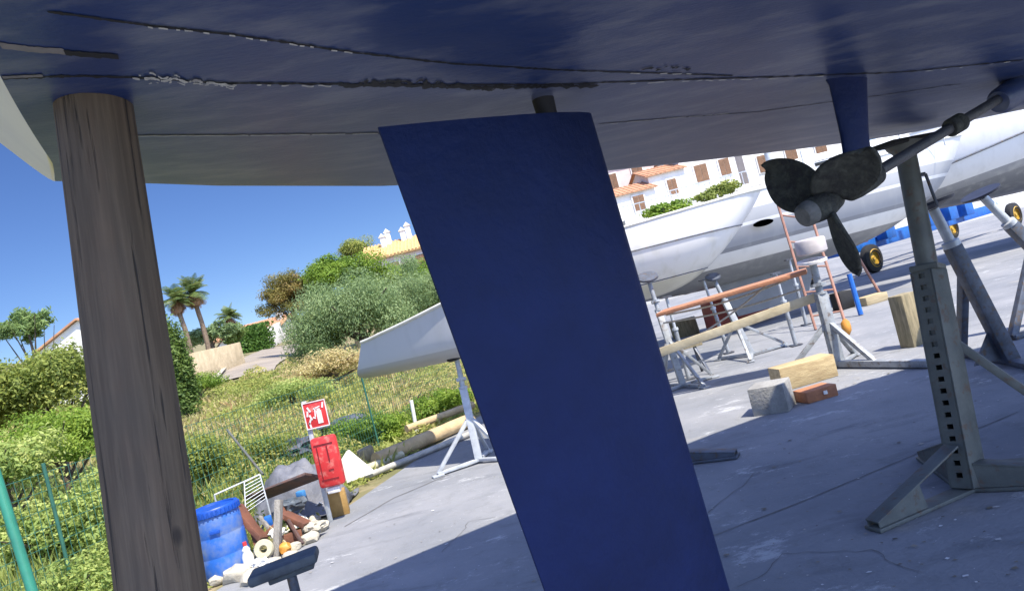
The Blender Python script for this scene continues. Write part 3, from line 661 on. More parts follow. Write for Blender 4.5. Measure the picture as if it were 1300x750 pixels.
def stand(label, bpos, top, m, mcol=.07, feet=3, flen=.45, fa=0.3, pad=None, padr=.14, fh=.18, braces=True, padm=None, tube=True, name='boat_stand'):
    r_ = thing(name, label, 'boat stand', (bpos[0], bpos[1], 0), SG)
    b_ = V((bpos[0], bpos[1], .02)); t = V(top); d = (t - b_); L_ = d.length; d.normalize()
    mb = MB(); mb.beam(b_, b_ + d * L_ * .68, mcol, mcol, (0, 1, 0), .004)
    for q in range(6): mb.beam(b_ + d * L_ * (.2 + q * .07), b_ + d * L_ * (.2 + q * .07 + .02), mcol * 1.08, mcol * .3, (0, 1, 0))
    mb.build('column', m, r_, angle=30)
    mb = MB(); mb.tube([b_ + d * L_ * .5, t], mcol * .36, 14); mb.tube([b_ + d * L_ * .68, b_ + d * (L_ * .68 + .03)], mcol * .62, 14); mb.tube([b_ + d * L_ * .76, b_ + d * (L_ * .76 + .035)], mcol * .75, 6); mb.build('screw', m, r_)
    mb = MB(); pd = V(pad) if pad else V((0, -.3, 1)); pd.normalize(); mb.lathe(t - pd * .03, [(0, 0), (padr * .5, 0), (padr, .022), (padr, .05), (0, .055)], pd, 20); mb.build('pad', padm or M['rubber'], r_, angle=30)
    for k in range(feet):
        a = fa + k * 2 * math.pi / feet
        mb = MB(); e_ = b_ + V((math.cos(a), math.sin(a), 0)) * flen; e_.z = .03
        mb.beam(b_ + V((0, 0, .02)), e_, mcol * .7, .035, bev=.003)
        if braces: mb.beam(b_ + d * L_ * .42, e_, mcol * .45, mcol * .45, bev=.003)
        mb.box((e_.x, e_.y, .014), (.13, .11, .02), a, .003)
        mb.build('leg', m, r_, angle=30)
    return r_

g = G(607, 588); stand('pale grey stand under the small grey dinghy hull left of the rudder', (g.x + .02, g.y), P(579, 452, g.y + .25), M['jackpale'], .085, 3, .5, R(200), pad=(-.2, -.3, 1), padr=.12)
g = G(838, 592); hs_ = stand('dark stand mostly hidden behind the rudder blade with one foot showing', (g.x, g.y), (g.x - .1, g.y + .05, .95), M['steel_dark'], .09, 2, .4, R(150), padr=.13, braces=False)
q = G(938, 580); leg_wedge((g.x, g.y), math.atan2(q.y - g.y, q.x - g.x), math.hypot(q.x - g.x, q.y - g.y), .12, .1, .02, M['steel_dark'], hs_)
g = G(868, 492); stand('grey boat stand just right of the rudder under the small white sailboat', (g.x, g.y), P(822, 352, g.y + .35), M['jackgrey'], .085, 4, .5, R(20), pad=(0, -.5, 1), padr=.15, padm=M['steel_dark'])
g = G(955, 452); stand('slim grey boat stand leaning behind the two planks', (g.x, g.y), P(905, 352, g.y + .3), M['jackgrey'], .09, 3, .6, R(10), pad=(0, -.5, 1), padr=.12, padm=M['steel_dark'])
g = G(1066, 466); sm = stand('grey boat stand with a white round pad in front of the orange plank end', (g.x, g.y), P(1031, 332, g.y + .1), M['jackgrey'], .12, 3, .6, R(-72), pad=(0, -.12, 1), padr=.17, padm=M['signwhite'])
mb = MB(); q = G(1182, 467); mb.beam((g.x, g.y - .05, .05), (q.x, q.y, .05), .09, .07, bev=.004); mb.build('foot_bar', M['jackgrey'], sm)
mb = MB(); mb.lathe(P(1031, 320, g.y + .1) - V((0, 0, .02)), [(0, 0), (.15, 0), (.175, .02), (.175, .16), (.16, .18), (0, .18)], (0, -.05, 1), 24); mb.build('float', M['floatgrey'], sm)

for (a0, b0, Y, lb) in (((846, 378), (872, 470), 10.6, 'thin steel prop nearest the rudder beneath the small white sailboat'), ((893, 356), (921, 432), 12.3, 'thin steel prop left of the red crate'), ((985, 348), (1008, 428), 11.2, 'thin steel prop just left of the white pad stand'), ((1002, 330), (1022, 405), 13.4, 'thin steel prop behind the reddish ladder')):
    a = P(*a0, Y); b_ = V((P(*b0, Y).x, Y, 0.01)); r_ = thing('steel_prop', lb, 'prop', b_, 'thin steel props under the hulls')
    mb = MB(); mb.tube([b_, lerp(b_, a, .6)], .032, 10); mb.build('outer_tube', M['jackgrey'], r_); mb = MB(); mb.tube([lerp(b_, a, .58), a], .022, 10); mb.tube([lerp(b_, a, .6), lerp(b_, a, .63)], .045, 10); mb.build('inner_tube', M['jackpale'], r_); mb = MB(); mb.box(a + V((0, 0, .01)), (.14, .12, .02)); mb.build('head_plate', M['steel_dark'], r_); mb = MB(); mb.box(b_ + V((0, 0, .005)), (.16, .16, .012)); mb.build('foot_plate', M['steel_dark'], r_)
g = G(872, 484); tre = thing('trestle', 'dark low steel trestle at the foot of the cream plank by the rudder', 'trestle', (g.x, g.y, 0))
for sx_ in (-.3, .3):
    for sy_ in (-1, 1): mb = MB(); mb.beam((g.x + sx_, g.y + .35, .42), (g.x + sx_ * 1.25, g.y + .35 + sy_ * .22, .01), .04, .03, bev=.003); mb.build('leg', M['steel_dark'], tre, angle=30)
mb = MB(); mb.beam((g.x - .42, g.y + .35, .44), (g.x + .42, g.y + .35, .44), .09, .06, bev=.004); mb.build('beam', M['timberold'], tre, angle=30)
mb = MB(); mb.beam((g.x - .36, g.y + .22, .18), (g.x + .36, g.y + .22, .2), .02, .03); mb.build('stretcher', M['steel_dark'], tre, angle=30)

def aframe(label, top, foot, vtop, vfoot, padtilt, m):
    r_ = thing('raking_stand', label, 'boat stand', (foot[0], foot[1], 0), SG)
    top, foot = V(top), V(foot); d = (top - foot); L_ = d.length; d.normalize()
    mb = MB(); mb.beam(foot, foot + d * L_ * .74, .12, .12, (0, 1, 0), .006)
    for q in range(8): mb.beam(foot + d * L_ * (.25 + q * .055), foot + d * L_ * (.25 + q * .055 + .016), .124, .03, (0, 1, 0))
    mb.build('raking_leg', m, r_, angle=30)
    mb = MB(); mb.tube([foot + d * L_ * .6, top - d * .03], .045, 18); mb.lathe(foot + d * L_ * .74, [(.045, 0), (.075, 0), (.075, .05), (.045, .06)], d, 18); mb.build('screw', M['jackpale'], r_)
    mb = MB(); pd = V(padtilt).normalized(); mb.lathe(top - pd * .02, [(0, 0), (.06, 0), (.19, .03), (.2, .055), (0, .06)], pd, 28); mb.build('pad', M['padnavy'], r_, angle=30)
    mb = MB(); mb.beam(V(vtop), V(vfoot), .075, .075, (0, 1, 0), .005); mb.build('upright_leg', m, r_, angle=30)
    mb = MB(); mb.beam((foot.x, foot.y, .03), (vfoot[0], vfoot[1], .03), .1, .05, bev=.004); mb.beam((foot.x - .1, foot.y - .5, .03), (foot.x + .1, foot.y + .5, .03), .1, .05, bev=.004)
    mb.prism([V((foot.x, foot.y + .02, .06)), V((foot.x - .32, foot.y + .02, .06)), V((foot.x, foot.y + .02, .5))], (0, .012, 0)); mb.build('base_frame', m, r_, angle=30)
    return r_
f2 = G(1285, 462); t2 = P(1183, 262, f2.y); v2 = G(1222, 452)
aframe('dark grey raking stand just right of the tall front stand', t2, (f2.x, f2.y, .03), lerp(V((f2.x, f2.y, .03)), t2, .6), (v2.x, v2.y, .03), (-.1, .1, 1), M['steel_dark'])
t3 = P(1246, 248, 8.0); f3 = V((t3.x + .85, 8.0, .03)); v3 = G(1286, 432)
aframe('dark grey raking stand at the right edge with a dark navy tilted pad', t3, f3, lerp(f3, t3, .55), (v3.x, v3.y, .03), (-.28, -.06, 1), M['steel_dark'])

# low stand top near the camera, lower left
c = P(361, 718, 3.3); c.z -= .0
ls = thing('low_boat_stand', 'low stand with tilted blue grey pad in the lower left foreground', 'boat stand', (c.x, c.y, 0), SG)
mb = MB(); Mp = Matrix.Rotation(R(-4), 3, 'Y') @ Matrix.Rotation(R(12), 3, 'Z'); mb.box(c, (.30, .17, .045), Mp, .014); mb.box(c + V((.02, .02, -.035)), (.2, .1, .03), Mp, .006); mb.build('pad', M['padblue'], ls)
mb = MB(); mb.tube([(c.x + .02, c.y, .06), (c.x + .02, c.y, c.z - .03)], .022, 16); mb.build('screw', M['steel_dark'], ls)
mb = MB(); mb.beam((c.x + .02, c.y, .02), (c.x + .02, c.y, .42), .07, .07, bev=.004); mb.build('column', M['steel_dark'], ls, angle=30)
for a in (20, 140, 260):
    mb = MB(); mb.beam((c.x + .02, c.y, .2), (c.x + .02 + .35 * math.cos(R(a)), c.y + .35 * math.sin(R(a)), .02), .04, .03, bev=.003); mb.build('leg', M['steel_dark'], ls, angle=30)

# ------------------------------------------------------------------ other boats
def hullmesh(L_, beam, zk, zs0, zs1, stern=.75, rake=.5, keelrise=.35, sternrise=.1, n=26, rtran=-.15, bilge=2.6, flare=1.0):
    """bow at +x. returns rows of points (local)"""
    rows = []
    for i in range(n + 1):
        u = i / n
        w_ = beam / 2 * (stern + (1 - stern) * math.sin(min(1, u / .45) * math.pi / 2)) if u < .45 else beam / 2 * (max(0, 1 - ((u - .45) / .55) ** 2.3)) ** .8
        w_ = max(w_, .012); zs = zs0 + (zs1 - zs0) * u ** 1.5
        zb = zk + keelrise * max(0, (u - .55) / .45) ** 2 * 1.4 + sternrise * max(0, (.4 - u) / .4) ** 1.6
        row = []
        for j in range(13):
            q = j / 12
            t = w_ * (1 - (1 - q) ** bilge) ** (1 / flare); z = zb + (zs - zb) * (q ** 1.9 * .55 + q * .45)
            x = (u - .5) * L_ + rake * (q - 1) * max(0, (u - .6) / .4) ** 1.5 + rtran * (q - .5) * max(0, (.2 - u) / .2)
            row.append((x, t, z))
        rows.append([V((x, -t, z)) for x, t, z in row[::-1]] + [V((x, t, z)) for x, t, z in row[1:]])
    return rows
def place(o, loc, rz): o.location = loc; o.rotation_euler = (0, 0, rz)
def make_boat(name, label, cat, rows, m, loc, rz, extra=None, deckm=None, group=None):
    r_ = thing(name, label, cat, (0, 0, 0), group)
    mb = MB().sheet(rows); mb.build('hull', m, r_, angle=50)
    mb = MB(); mb.add(rows[0], [list(range(len(rows[0])))]); mb.build('transom', m, r_, smooth=False)
    mb = MB()
    for a, b_ in zip(rows, rows[1:]): mb.add([a[0] - V((0, 0, .03)), a[-1] - V((0, 0, .03)), b_[-1] - V((0, 0, .03)), b_[0] - V((0, 0, .03))], [(0, 1, 2, 3)])
    mb.build('deck', deckm or M['white'], r_, weld=True)
    for sd in (0, -1):
        mb = MB(); mb.tube([r2[sd] for r2 in rows], .02, 8); mb.build('toe_rail', M['sheetwhite'], r_)
    if extra: extra(r_)
    place(r_, loc, rz); return r_
W = (0.76, 0.75, 0.72); GR = (0.20, 0.205, 0.21); LG = (0.40, 0.41, 0.42)

# B4: small grey dinghy hull left, stern far left
sp_ = P(475, 455, 9.9); bp_ = P(720, 395, 7.6)
ax_ = V((bp_.x - sp_.x, bp_.y - sp_.y, 0)); L4 = ax_.length; rz4 = math.atan2(ax_.y, ax_.x)
rows = hullmesh(L4, 1.15, 1.17, 1.68, 2.1, stern=.9, rake=.5, keelrise=.3, sternrise=.0, rtran=.45, bilge=7)
make_boat('dinghy', 'small pale grey dinghy hull on a stand left of the rudder', 'dinghy', rows,
          bandmat('dinghy_hull', [(0, (.40, .40, .40)), (1.33, (.54, .54, .54)), (3, (.54, .54, .54))], .45, (.42, .42, .40), 0, .35), V(((sp_.x + bp_.x) / 2 + .15, (sp_.y + bp_.y) / 2 + .15, 0)), rz4, None, M['white'])

# B1: small white sailboat right of the rudder, bow right
tip = P(968, 243, 11.9)
rows = hullmesh(5.2, 1.9, 1.22, 2.28, 2.48, stern=.7, rake=.75, keelrise=.45, sternrise=.25, bilge=2.4)
def ex1(r_):
    mb = MB(); mb.prism([V((-1.6, -.05, 1.3)), V((-.5, -.05, 1.3)), V((-.7, -.05, .45)), V((-1.5, -.05, .45))], (0, .1, 0)); mb.build('keel', M['sheetwhite'], r_)
    for zz_ in (1.985, 1.47):
        mb = MB()
        for sd in (-1, 1):
            pl = []
            for row in rows[2:-1]:
                best = min((v for v in row if v.y * sd >= 0), key=lambda v: abs(v.z - zz_)); i_ = row.index(best)
                seg = [v for v in row if v.y * sd >= -.001]
                seg.sort(key=lambda v: v.z); p_ = None
                for a, b2 in zip(seg, seg[1:]):
                    if a.z <= zz_ <= b2.z and b2.z > a.z: p_ = lerp(a, b2, (zz_ - a.z) / (b2.z - a.z)); break
                if p_ is not None: pl.append(p_ + V((0, sd * .006, 0)))
            if len(pl) > 2: mb.tube(pl, .011 if zz_ > 1.8 else .009, 6)
        mb.build('rubbing_strake', M['steel_dark'], r_)
rz1 = R(6)
make_boat('sailboat', 'small white sailboat with a dark rubbing strake right of the rudder', 'sailboat', rows,
          bandmat('white_hull', [(0, (.62, .60, .50)), (1.45, W), (3, W)], .35, (.55, .53, .43), 0, .5), V((tip.x - math.cos(rz1) * 2.6, tip.y - math.sin(rz1) * 2.6, 0)), rz1, ex1)

# B2: grey and white sailboat behind it
rows2 = hullmesh(9.5, 2.7, .98, 2.55, 2.8, stern=.65, rake=1.0, keelrise=.5, sternrise=.3, bilge=2.5)
def ex2(r_):
    mb = MB(); mb.box((2.0, 0, 2.85), (2.6, 1.3, .5), 0, .12); mb.build('cabin', M['white'], r_)
    for q in range(2):
        mb = MB(); mb.box((1.4 + q * 1.1, -.66, 2.9), (.42, .02, .1), 0, .005); mb.build('cabin_window', M['glass'], r_)
    mb = MB(); mb.prism([V((-1.2, -.09, 1.1)), V((1.0, -.09, 1.1)), V((.6, -.09, .3)), V((-.9, -.09, .3))], (0, .18, 0)); mb.build('keel', M['keelgrey'], r_)
    mb = MB(); mb.tube([(.6, 0, 2.5), (.6, 0, 13)], .07, 12); mb.build('mast', M['jackpale'], r_)
    mb = MB(); mb.tube([(.5, 0, 4.2), (-3.2, 0, 4.25)], .06, 10); mb.build('boom', M['jackpale'], r_)
    for sd in (-1,):
        mb = MB()
        for q in range(5, 9): mb.tube([(-4.2 + q, sd * (1.0 if abs(q - 4) < 4 else .8), 2.6), (-4.2 + q, sd * (1.0 if abs(q - 4) < 4 else .8), 3.2)], .012, 6)
        mb.tube([(.8, sd * .98, 3.2), (3.8, sd * .84, 3.2)], .008, 6); mb.tube([(.8, sd * .98, 2.9), (3.8, sd * .84, 2.9)], .008, 6); mb.build('guard_rail', M['jackpale'], r_)
c2 = P(1000, 270, 15.2)
b2 = make_boat('sailboat', 'long grey and white sailboat with an almond porthole behind the small white one', 'sailboat', rows2,
          bandmat('grey_hull', [(0, (.22, .225, .23)), (1.36, W), (1.62, (.26, .265, .275)), (1.7, (.36, .365, .375)), (2.02, W), (2.08, (.45, .455, .46)), (2.32, W)], .35, (.5, .5, .47), 0, .3), V((c2.x - 0.6, 15.4, 0)), R(3), ex2)
pw = P(969, 283, 13.98)
mb = MB(); mb.add([pw + V((.2 * math.cos(a), .0, .06 * math.sin(a) + .06 * math.cos(a) * 0)) for a in np.linspace(0, 2 * math.pi, 25)[:-1]] , [list(range(24))])
bmesh.ops.solidify(mb.bm, geom=mb.bm.faces[:], thickness=.02)
o = mb.build('porthole', M['glass'], None, base=pw); COL.objects.unlink(o); COL.objects.link(o); o.parent = b2; o.location = Matrix.Rotation(-R(3), 3, 'Z') @ (pw - b2.location); o.rotation_euler = (0, 0, -R(3))

# B3: big white sailboat at right
rows3 = hullmesh(13, 3.9, 1.25, 3.2, 3.9, stern=.5, rake=1.4, keelrise=.7, sternrise=.35, bilge=2.6)
def ex3(r_):
    mb = MB(); mb.prism([V((-1.2, -.12, 1.2)), V((1.4, -.12, 1.2)), V((1.0, -.12, .15)), V((-.9, -.12, .15))], (0, .24, 0)); mb.build('keel', M['keelgrey'], r_)
    mb = MB(); mb.box((-.3, 0, 3.55), (5.2, 2.1, .5), 0, .12); mb.build('cabin', M['white'], r_)
    mb = MB(); mb.tube([(1.2, 0, 3.7), (1.2, 0, 17)], .1, 12); mb.build('mast', M['jackpale'], r_)
    mb = MB()
    mb.prism([V((-6.45, -.05, 1.5)), V((-5.6, -.05, 1.5)), V((-5.75, -.05, 1.02)), V((-6.25, -.05, 1.02))], (0, .1, 0)); mb.build('rudder', M['boatred'], r_)
    mb = MB(); pl = []
    for row in rows3[1:-1]:
        zz_ = 3.0 + .165 * row[0].x; seg = sorted([v for v in row if v.y <= .001], key=lambda v: v.z)
        for a, c_ in zip(seg, seg[1:]):
            if a.z <= zz_ <= c_.z and c_.z > a.z: pl.append(lerp(a, c_, (zz_ - a.z) / (c_.z - a.z)) + V((0, -.01, 0))); break
    mb.tube(pl, .022, 8); mb.build('rubbing_strake', M['steel_dark'], r_)
c3 = P(1105, 275, 17.5)
make_boat('sailboat', 'large white sailboat with grey underside and red rudder at the right', 'sailboat', rows3,
          bandmat('big_white_hull', [(0, (.22, .225, .23)), (2.1, (.30, .305, .31)), (2.27, W), (3.95, W)], .3, (.55, .54, .5), .105, .4), V((c3.x + 6.0, 18.3, 0)), R(-2), ex3)

# ------------------------------------------------------------------ blue trailer with yellow wheels
trl = thing('boat_trailer', 'blue steel boat trailer with yellow wheel hubs under the large white sailboat', 'trailer', P(1180, 300, 22))
wh = [(P(1105, 322, 21.5), .42), (P(1284, 262, 26.0), .42)]
w0, w1 = wh[0][0], wh[1][0]; ad = (w1 - w0); ad.z = 0; ad.normalize(); sd_ = V((ad.y, -ad.x, 0))
for p_, r_ in wh:
    p_ = V((p_.x, p_.y, r_))
    for k in (0, 1):
        q_ = p_ - sd_ * 2.2 * k
        mb = MB(); mb.lathe(q_ - sd_ * .12, [(.2, 0), (r_ * .8, 0), (r_ * .97, .03), (r_, .08), (r_, .16), (r_ * .97, .21), (r_ * .8, .24), (.2, .24)], sd_, 28); wheel = mb.build('wheel', M['rubber'], trl)
        mb = MB(); mb.lathe(q_ + sd_ * .02, [(0, .06), (.06, .07), (.07, .04), (.12, .03), (.16, .02), (.24, .05), (.27, .105), (.25, .12)], sd_, 24); mb.build('rim', M['yellowrim'], wheel)
mb = MB()
for k in (0, 1):
    a_ = V((w0.x, w0.y, .82)) - ad * .8 - sd_ * (.3 + 1.6 * k); mb.beam(a_, a_ + ad * 9, .2, .3, bev=.01)
for q in range(6): a_ = V((w0.x, w0.y, .78)) + ad * (q * 1.45) - sd_ * .2; mb.beam(a_, a_ - sd_ * 1.9, .16, .2, bev=.01)
mb.build('frame', M['blueframe'], trl, angle=30)
for q in (1.0, 3.4, 4.6, 5.6):
    mb = MB(); a_ = V((w0.x, w0.y, .95)) + ad * q; mb.box(a_ + V((0, 0, .12)), (.5, .35, .45), math.atan2(ad.y, ad.x), .03); mb.tube([a_ + V((0, 0, .3)), a_ + V((0, 0, .75))], .06, 10); mb.build('hydraulic_pad', M['blueframe'], trl, angle=30)

# ------------------------------------------------------------------ blocks, planks, beams right
def blk(name, label, cat, c, size, yaw, m, bev=.008, jit=.004, **k):
    mb = MB(); mb.box((c[0], c[1], size[2] / 2 + k.get('z', 0)), size, R(yaw), bev, jit); return mb.build(name, m, label=label, cat=cat, angle=30, base=(c[0], c[1], k.get('z', 0)))
g = G(990, 524); blk('concrete_block', 'grey concrete block nearest the shadow edge beside the brick', 'block', (g.x + .02, g.y + .18), (.34, .34, .27), -32, M['concrete_block'])
g = G(1032, 487); blk('timber_block', 'yellow timber baulk lying behind the grey concrete block', 'timber', (g.x - .02, g.y + .15), (.66, .26, .25), 8, M['timbery'])
g = G(1046, 507); bk = blk('brick', 'orange brick with a white spot in front of the timber baulk', 'brick', (g.x - .02, g.y + .12), (.33, .24, .115), 10, M['brick'])
mb = MB(); mb.box((g.x + .03, g.y - .006, .065), (.04, .006, .035), R(10)); mb.build('spot', M['signwhite'], bk)
g = G(1162, 440); blk('timber_stub', 'upright timber stub standing behind the tall front stand', 'timber', (g.x + .05, g.y + .1), (.25, .19, .62), 24, M['timberold'])
def plank(label, a, b_, w, h, m, name='plank', upv=(0, 0, 1)):
    mb = MB(); mb.beam(a, b_, w, h, upv, .004, .003); return mb.build(name, m, label=label, cat='plank', angle=30)
plank('orange brown plank, upper of two slung between boat stands', P(838, 398, 9.7), P(1024, 344, 9.0), .55, .05, M['plankorange'])
plank('long cream plank, lower of two slung between boat stands', P(838, 447, 9.5), P(1036, 377, 8.8), .07, .11, M['plank'])
mb = MB(); c = G(948, 418); mb.box((c.x + .25, c.y + 1.3, .36), (1.35, .5, .72), R(10), .02); mb.build('crate', M['boatred'], label='dark red crate on the ground below the orange plank', cat='crate')
mb = MB(); c = G(905, 425); mb.box((c.x - .25, c.y + 1.4, .2), (.6, .5, .4), R(-14), .03, .02); mb.build('timber_block', M['timberold'], label='olive timber block on the ground left of the red crate', cat='timber')
mb = MB(); mb.blob(G(963, 405) + V((.0, .7, .12)), (.22, .2, .16), 2, .3, 2, 3); mb.build('sack', M['sheetwhite'], label='cream sack on the ground right of the slim leaning stand', cat='sack')
for k, (a, b_) in enumerate(((P(845, 400, 9.55), P(1000, 355, 9.2)), (P(862, 440, 9.55), P(985, 352, 9.2)), (P(842, 410, 9.8), P(1020, 366, 9.1)))):
    mb = MB(); n_ = 12; pts = [lerp(a, b_, i / n_) - V((0, 0, .05 * math.sin(math.pi * i / n_))) for i in range(n_ + 1)]; mb.tube(pts, .013, 6)
    mb.build('rope', M['rope'], label=('pale rope slung just below the orange plank', 'pale rope crossing diagonally between the two planks', 'pale rope running level between the orange and cream planks')[k], cat='rope', group='ropes at the planks')
# leaning poles and ladder
for a, b_, rr, m_, lb in ((P(1074, 300, 15.5), P(1112, 364, 15.3), .03, 'laddermetal', 'thin brown pole leaning beside the trailer wheel'),
                          (P(1078, 348, 12.9), P(1092, 396, 12.8), .045, 'blueframe', 'short blue pole right of the stand with the white pad')):
    mb = MB(); mb.tube([a, a + (b_ - a) * ((a.z - .01) / (a.z - b_.z))], rr, 8); mb.build('pole', M[m_], label=lb, cat='pole')
q0, q1, q2, q3 = P(987, 258, 13.2), P(1004, 314, 12.9), P(1027, 265, 13.2), P(1040, 306, 12.9)
lad = thing('ladder', 'thin reddish ladder leaning on the grey sailboat left of the propeller hub', 'ladder', (q1.x, q1.y - .2, 0))
ext = lambda a, b: a + (b - a) * ((a.z - .01) / (a.z - b.z))
for a, b in ((q0, q1), (q2, q3)): mb = MB(); mb.tube([a, ext(a, b)], .025, 8); mb.build('rail', M['laddermetal'], lad)
for t in (.1, .32, .52, .72, .9): mb = MB(); mb.tube([lerp(q0, ext(q0, q1), t), lerp(q2, ext(q2, q3), t)], .016, 8); mb.build('rung', M['laddermetal'], lad)
mb = MB(); c = G(1077, 425) ; mb.blob(c + V((0, 0, .12)), (.07, .06, .13), 2, .2, 2, 5); mb.build('fender', M['orange'], label='small orange float on the ground behind the grey stand', cat='float')
mb = MB(); c = G(1108, 385); mb.box((c.x, c.y, .08), (.5, .3, .16), R(15), .01); mb.build('pallet', M['timber'], label='low timber pallet on the sunlit concrete below the trailer wheel', cat='pallet')
mb = MB(); c = G(1072, 392); mb.box((c.x, c.y, .17), (.3, .3, .34), R(15), .02); mb.build('bin', M['rubber'], label='black box behind the short blue pole', cat='box')

# ------------------------------------------------------------------ fire point
g = G(420, 662); fp = thing('fire_point', 'fire extinguisher post with a red and white sign above a red box', 'fire point', (g.x, g.y, 0))
ptop = P(386, 512, g.y); pv = V((ptop.x - g.x, 0, ptop.z)); pv = V((pv.x, 0, pv.z)); pu = pv.normalized(); ps = V((1, 0, -pu.x / pu.z)).normalized(); ps = V((pu.z, 0, -pu.x))
def fpp(x, h, y=0.0): return V((g.x, g.y + y, 0)) + pu * h + ps * x
hh = pv.length
Mf = Matrix((ps, V((0, 1, 0)), pu)).transposed()
mb = MB(); mb.box(fpp(0, hh / 2 + .01), (.045, .03, hh + .02), Mf, .004); mb.build('post', M['jackpale'], fp)
ph = (hh - .14, .24, .27)
sign = MB().box(fpp(.10, hh - .13, -.025), (.235, .012, .27), Mf, .003).build('sign_plate', M['red'], fp)
mb = MB(); yy = -.0335
def sbox(x, h, w, hgt, rot=0):
    Mr = Mf @ Matrix.Rotation(R(rot), 3, 'Y'); mb.box(fpp(.10 + x, hh - .13 + h, yy), (w, .005, hgt), Mr)
for x in (-.113, .113): sbox(x, 0, .009, .27)
for h in (-.13, .13): sbox(0, h, .218, .009)
sbox(.035, -.03, .05, .13); sbox(.035, .045, .03, .02); sbox(.02, .066, .07, .012, -12); sbox(-.002, .02, .012, .09, 8); sbox(-.02, -.03, .03, .012, 30)
for x, h, r_ in ((-.07, -.06, 25), (-.055, -.02, -20), (-.08, .02, 12), (-.06, .06, -25), (-.075, -.095, -10), (.085, .08, 15)): sbox(x, h, .016, .055, r_)
mb.build('sign_symbol', M['signwhite'], sign)
bx = MB().box(fpp(.125, hh * .5, -.06), (.255, .10, .50), Mf, .03).build('extinguisher_box', M['red'], fp)
mb = MB(); yy2 = -.1125
for a, b_, c_, d_ in ((0, .18, .19, .012), (0, -.17, .17, .012), (-.07, 0, .008, .33), (.03, .08, .012, .16), (.03, -.08, .05, .012)): mb.box(fpp(.125 + a, hh * .5 + b_, yy2), (c_, .006, d_), Mf)
mb.build('box_strap', M['reddark'], bx)
mb = MB(); mb.box(fpp(.12, hh * .5 - .29, -.05), (.13, .06, .06), Mf, .01); mb.build('bracket', M['signwhite'], fp)
c = G(430, 656); mb = MB(); mb.box((c.x, c.y + .1, .125), (.19, .16, .25), R(12), .006); mb.build('ochre_box', M['ochre'], label='ochre box on the ground at the foot of the fire point', cat='box')

# ------------------------------------------------------------------ blue drum and junk
g = G(290, 733); dr = thing('plastic_drum', 'blue plastic drum with a ribbed lid beside the timber post', 'drum', (g.x, g.y, 0))
Rd, Hd = .205, .60; b_ = V((g.x - .02, g.y + .1, 0.0))
tl = V((-.02, 0, 1)).normalized()
mb = MB(); mb.lathe(b_, [(0, 0.004), (Rd * .88, .004), (Rd * .94, .02), (Rd * .97, .05), (Rd, .1), (Rd, .19), (Rd * .985, .2), (Rd * .985, .205), (Rd, .215), (Rd, .36), (Rd * .985, .37), (Rd * .985, .376), (Rd, .386), (Rd, .5), (Rd * .97, .54), (Rd * .93, .56)], tl, 48); mb.build('body', M['drum'], dr)
mb = MB(); mb.lathe(b_ + tl * .545, [(Rd * .98, 0), (Rd * 1.04, .004), (Rd * 1.04, .05), (Rd, .062), (Rd * .86, .062), (Rd * .84, .05), (0, .05)], tl, 48)
for k in range(36):
    a = 2 * math.pi * k / 36; mb.box(b_ + tl * .572 + V((math.cos(a), math.sin(a), 0)) * Rd * 1.045, (.012, .014, .045), a)
mb.build('lid', M['drumlid'], dr)
mb = MB(); mb.box(b_ + V((.05, -Rd - .002, .42)), (.085, .012, .03), R(12), .004); mb.build('handle', M['drumlid'], dr)

JG = 'scrap heap beside the drum'
def j3(px, py, Y): return P(px, py, Y)
def jbeam(name, label, cat, a, b2, w_, h_, m, jit=.004): mb = MB(); mb.beam(a, b2, w_, h_, (0, 1, 0), .003, jit); return mb.build(name, M[m], label=label, cat=cat, group=JG, angle=30)
# tarp heap
def cloth(name, c, rx, ry, h, m, label, cat, seed=0, n=26, group=JG, pw=2.0):
    grid = []
    for i in range(n + 1):
        row = []
        for j in range(n + 1):
            u, v = i / n * 2 - 1, j / n * 2 - 1; r_ = max(abs(u), abs(v)) ; rr = min(1, math.hypot(u, v))
            z = h * max(0, 1 - rr ** pw) + .07 * h / .3 * mnoise.noise(V((u * 2.6 + seed, v * 2.6, seed))) - .10 * abs(mnoise.noise(V((u * 3.4 + v * 2 + seed, v * 3, 4)))) * h / .3 * (1 - rr * .6) + .03 * mnoise.noise(V((u * 8 + seed, v * 8, 1)))
            row.append(V((c.x + u * rx, c.y + v * ry, c.z + max(0.008, z))))
        grid.append(row)
    mb = MB().sheet(grid); return mb.build(name, M[m], label=label, cat=cat, group=group, solid=.006, angle=80)
g0 = G(372, 668)
cloth('tarp', V((g0.x - .05, g0.y + .55, 0)), .55, .45, .56, 'tarp', 'dark grey tarpaulin heap behind the fire point', 'tarpaulin', 3, pw=3)
mb = MB(); a = j3(322, 632, 7.6); b2 = j3(398, 604, 7.5); mb.beam(a, b2, .38, .03, (0, .35, 1), .006, .012); mb.build('rusty_sheet', M['rust'], label='rusty brown board lying on top of the grey tarpaulin', cat='board', group=JG, angle=30)
cloth('white_sack', V((G(386, 660).x - .06, G(386, 660).y + .2, .1)), .27, .16, .30, 'white', 'crumpled white sack in front of the grey tarpaulin', 'sack', 9, pw=3)
cloth('white_rag', V((G(372, 678).x, G(372, 678).y + .2, .02)), .12, .1, .11, 'sheetwhite', 'small white rag among the brown boards', 'rag', 5, pw=3)
jbeam('board', 'long red brown board leaning right of the blue drum', 'board', j3(300, 646, 6.6), j3(334, 684, 6.5), .05, .12, 'plankred')
jbeam('board', 'thin brown batten beside the long red brown board', 'board', j3(306, 640, 6.75), j3(340, 690, 6.6), .03, .05, 'plankred')
jbeam('board', 'short red brown board crossing the scrap heap', 'board', j3(330, 684, 6.7), j3(360, 655, 6.8), .03, .045, 'plankred')
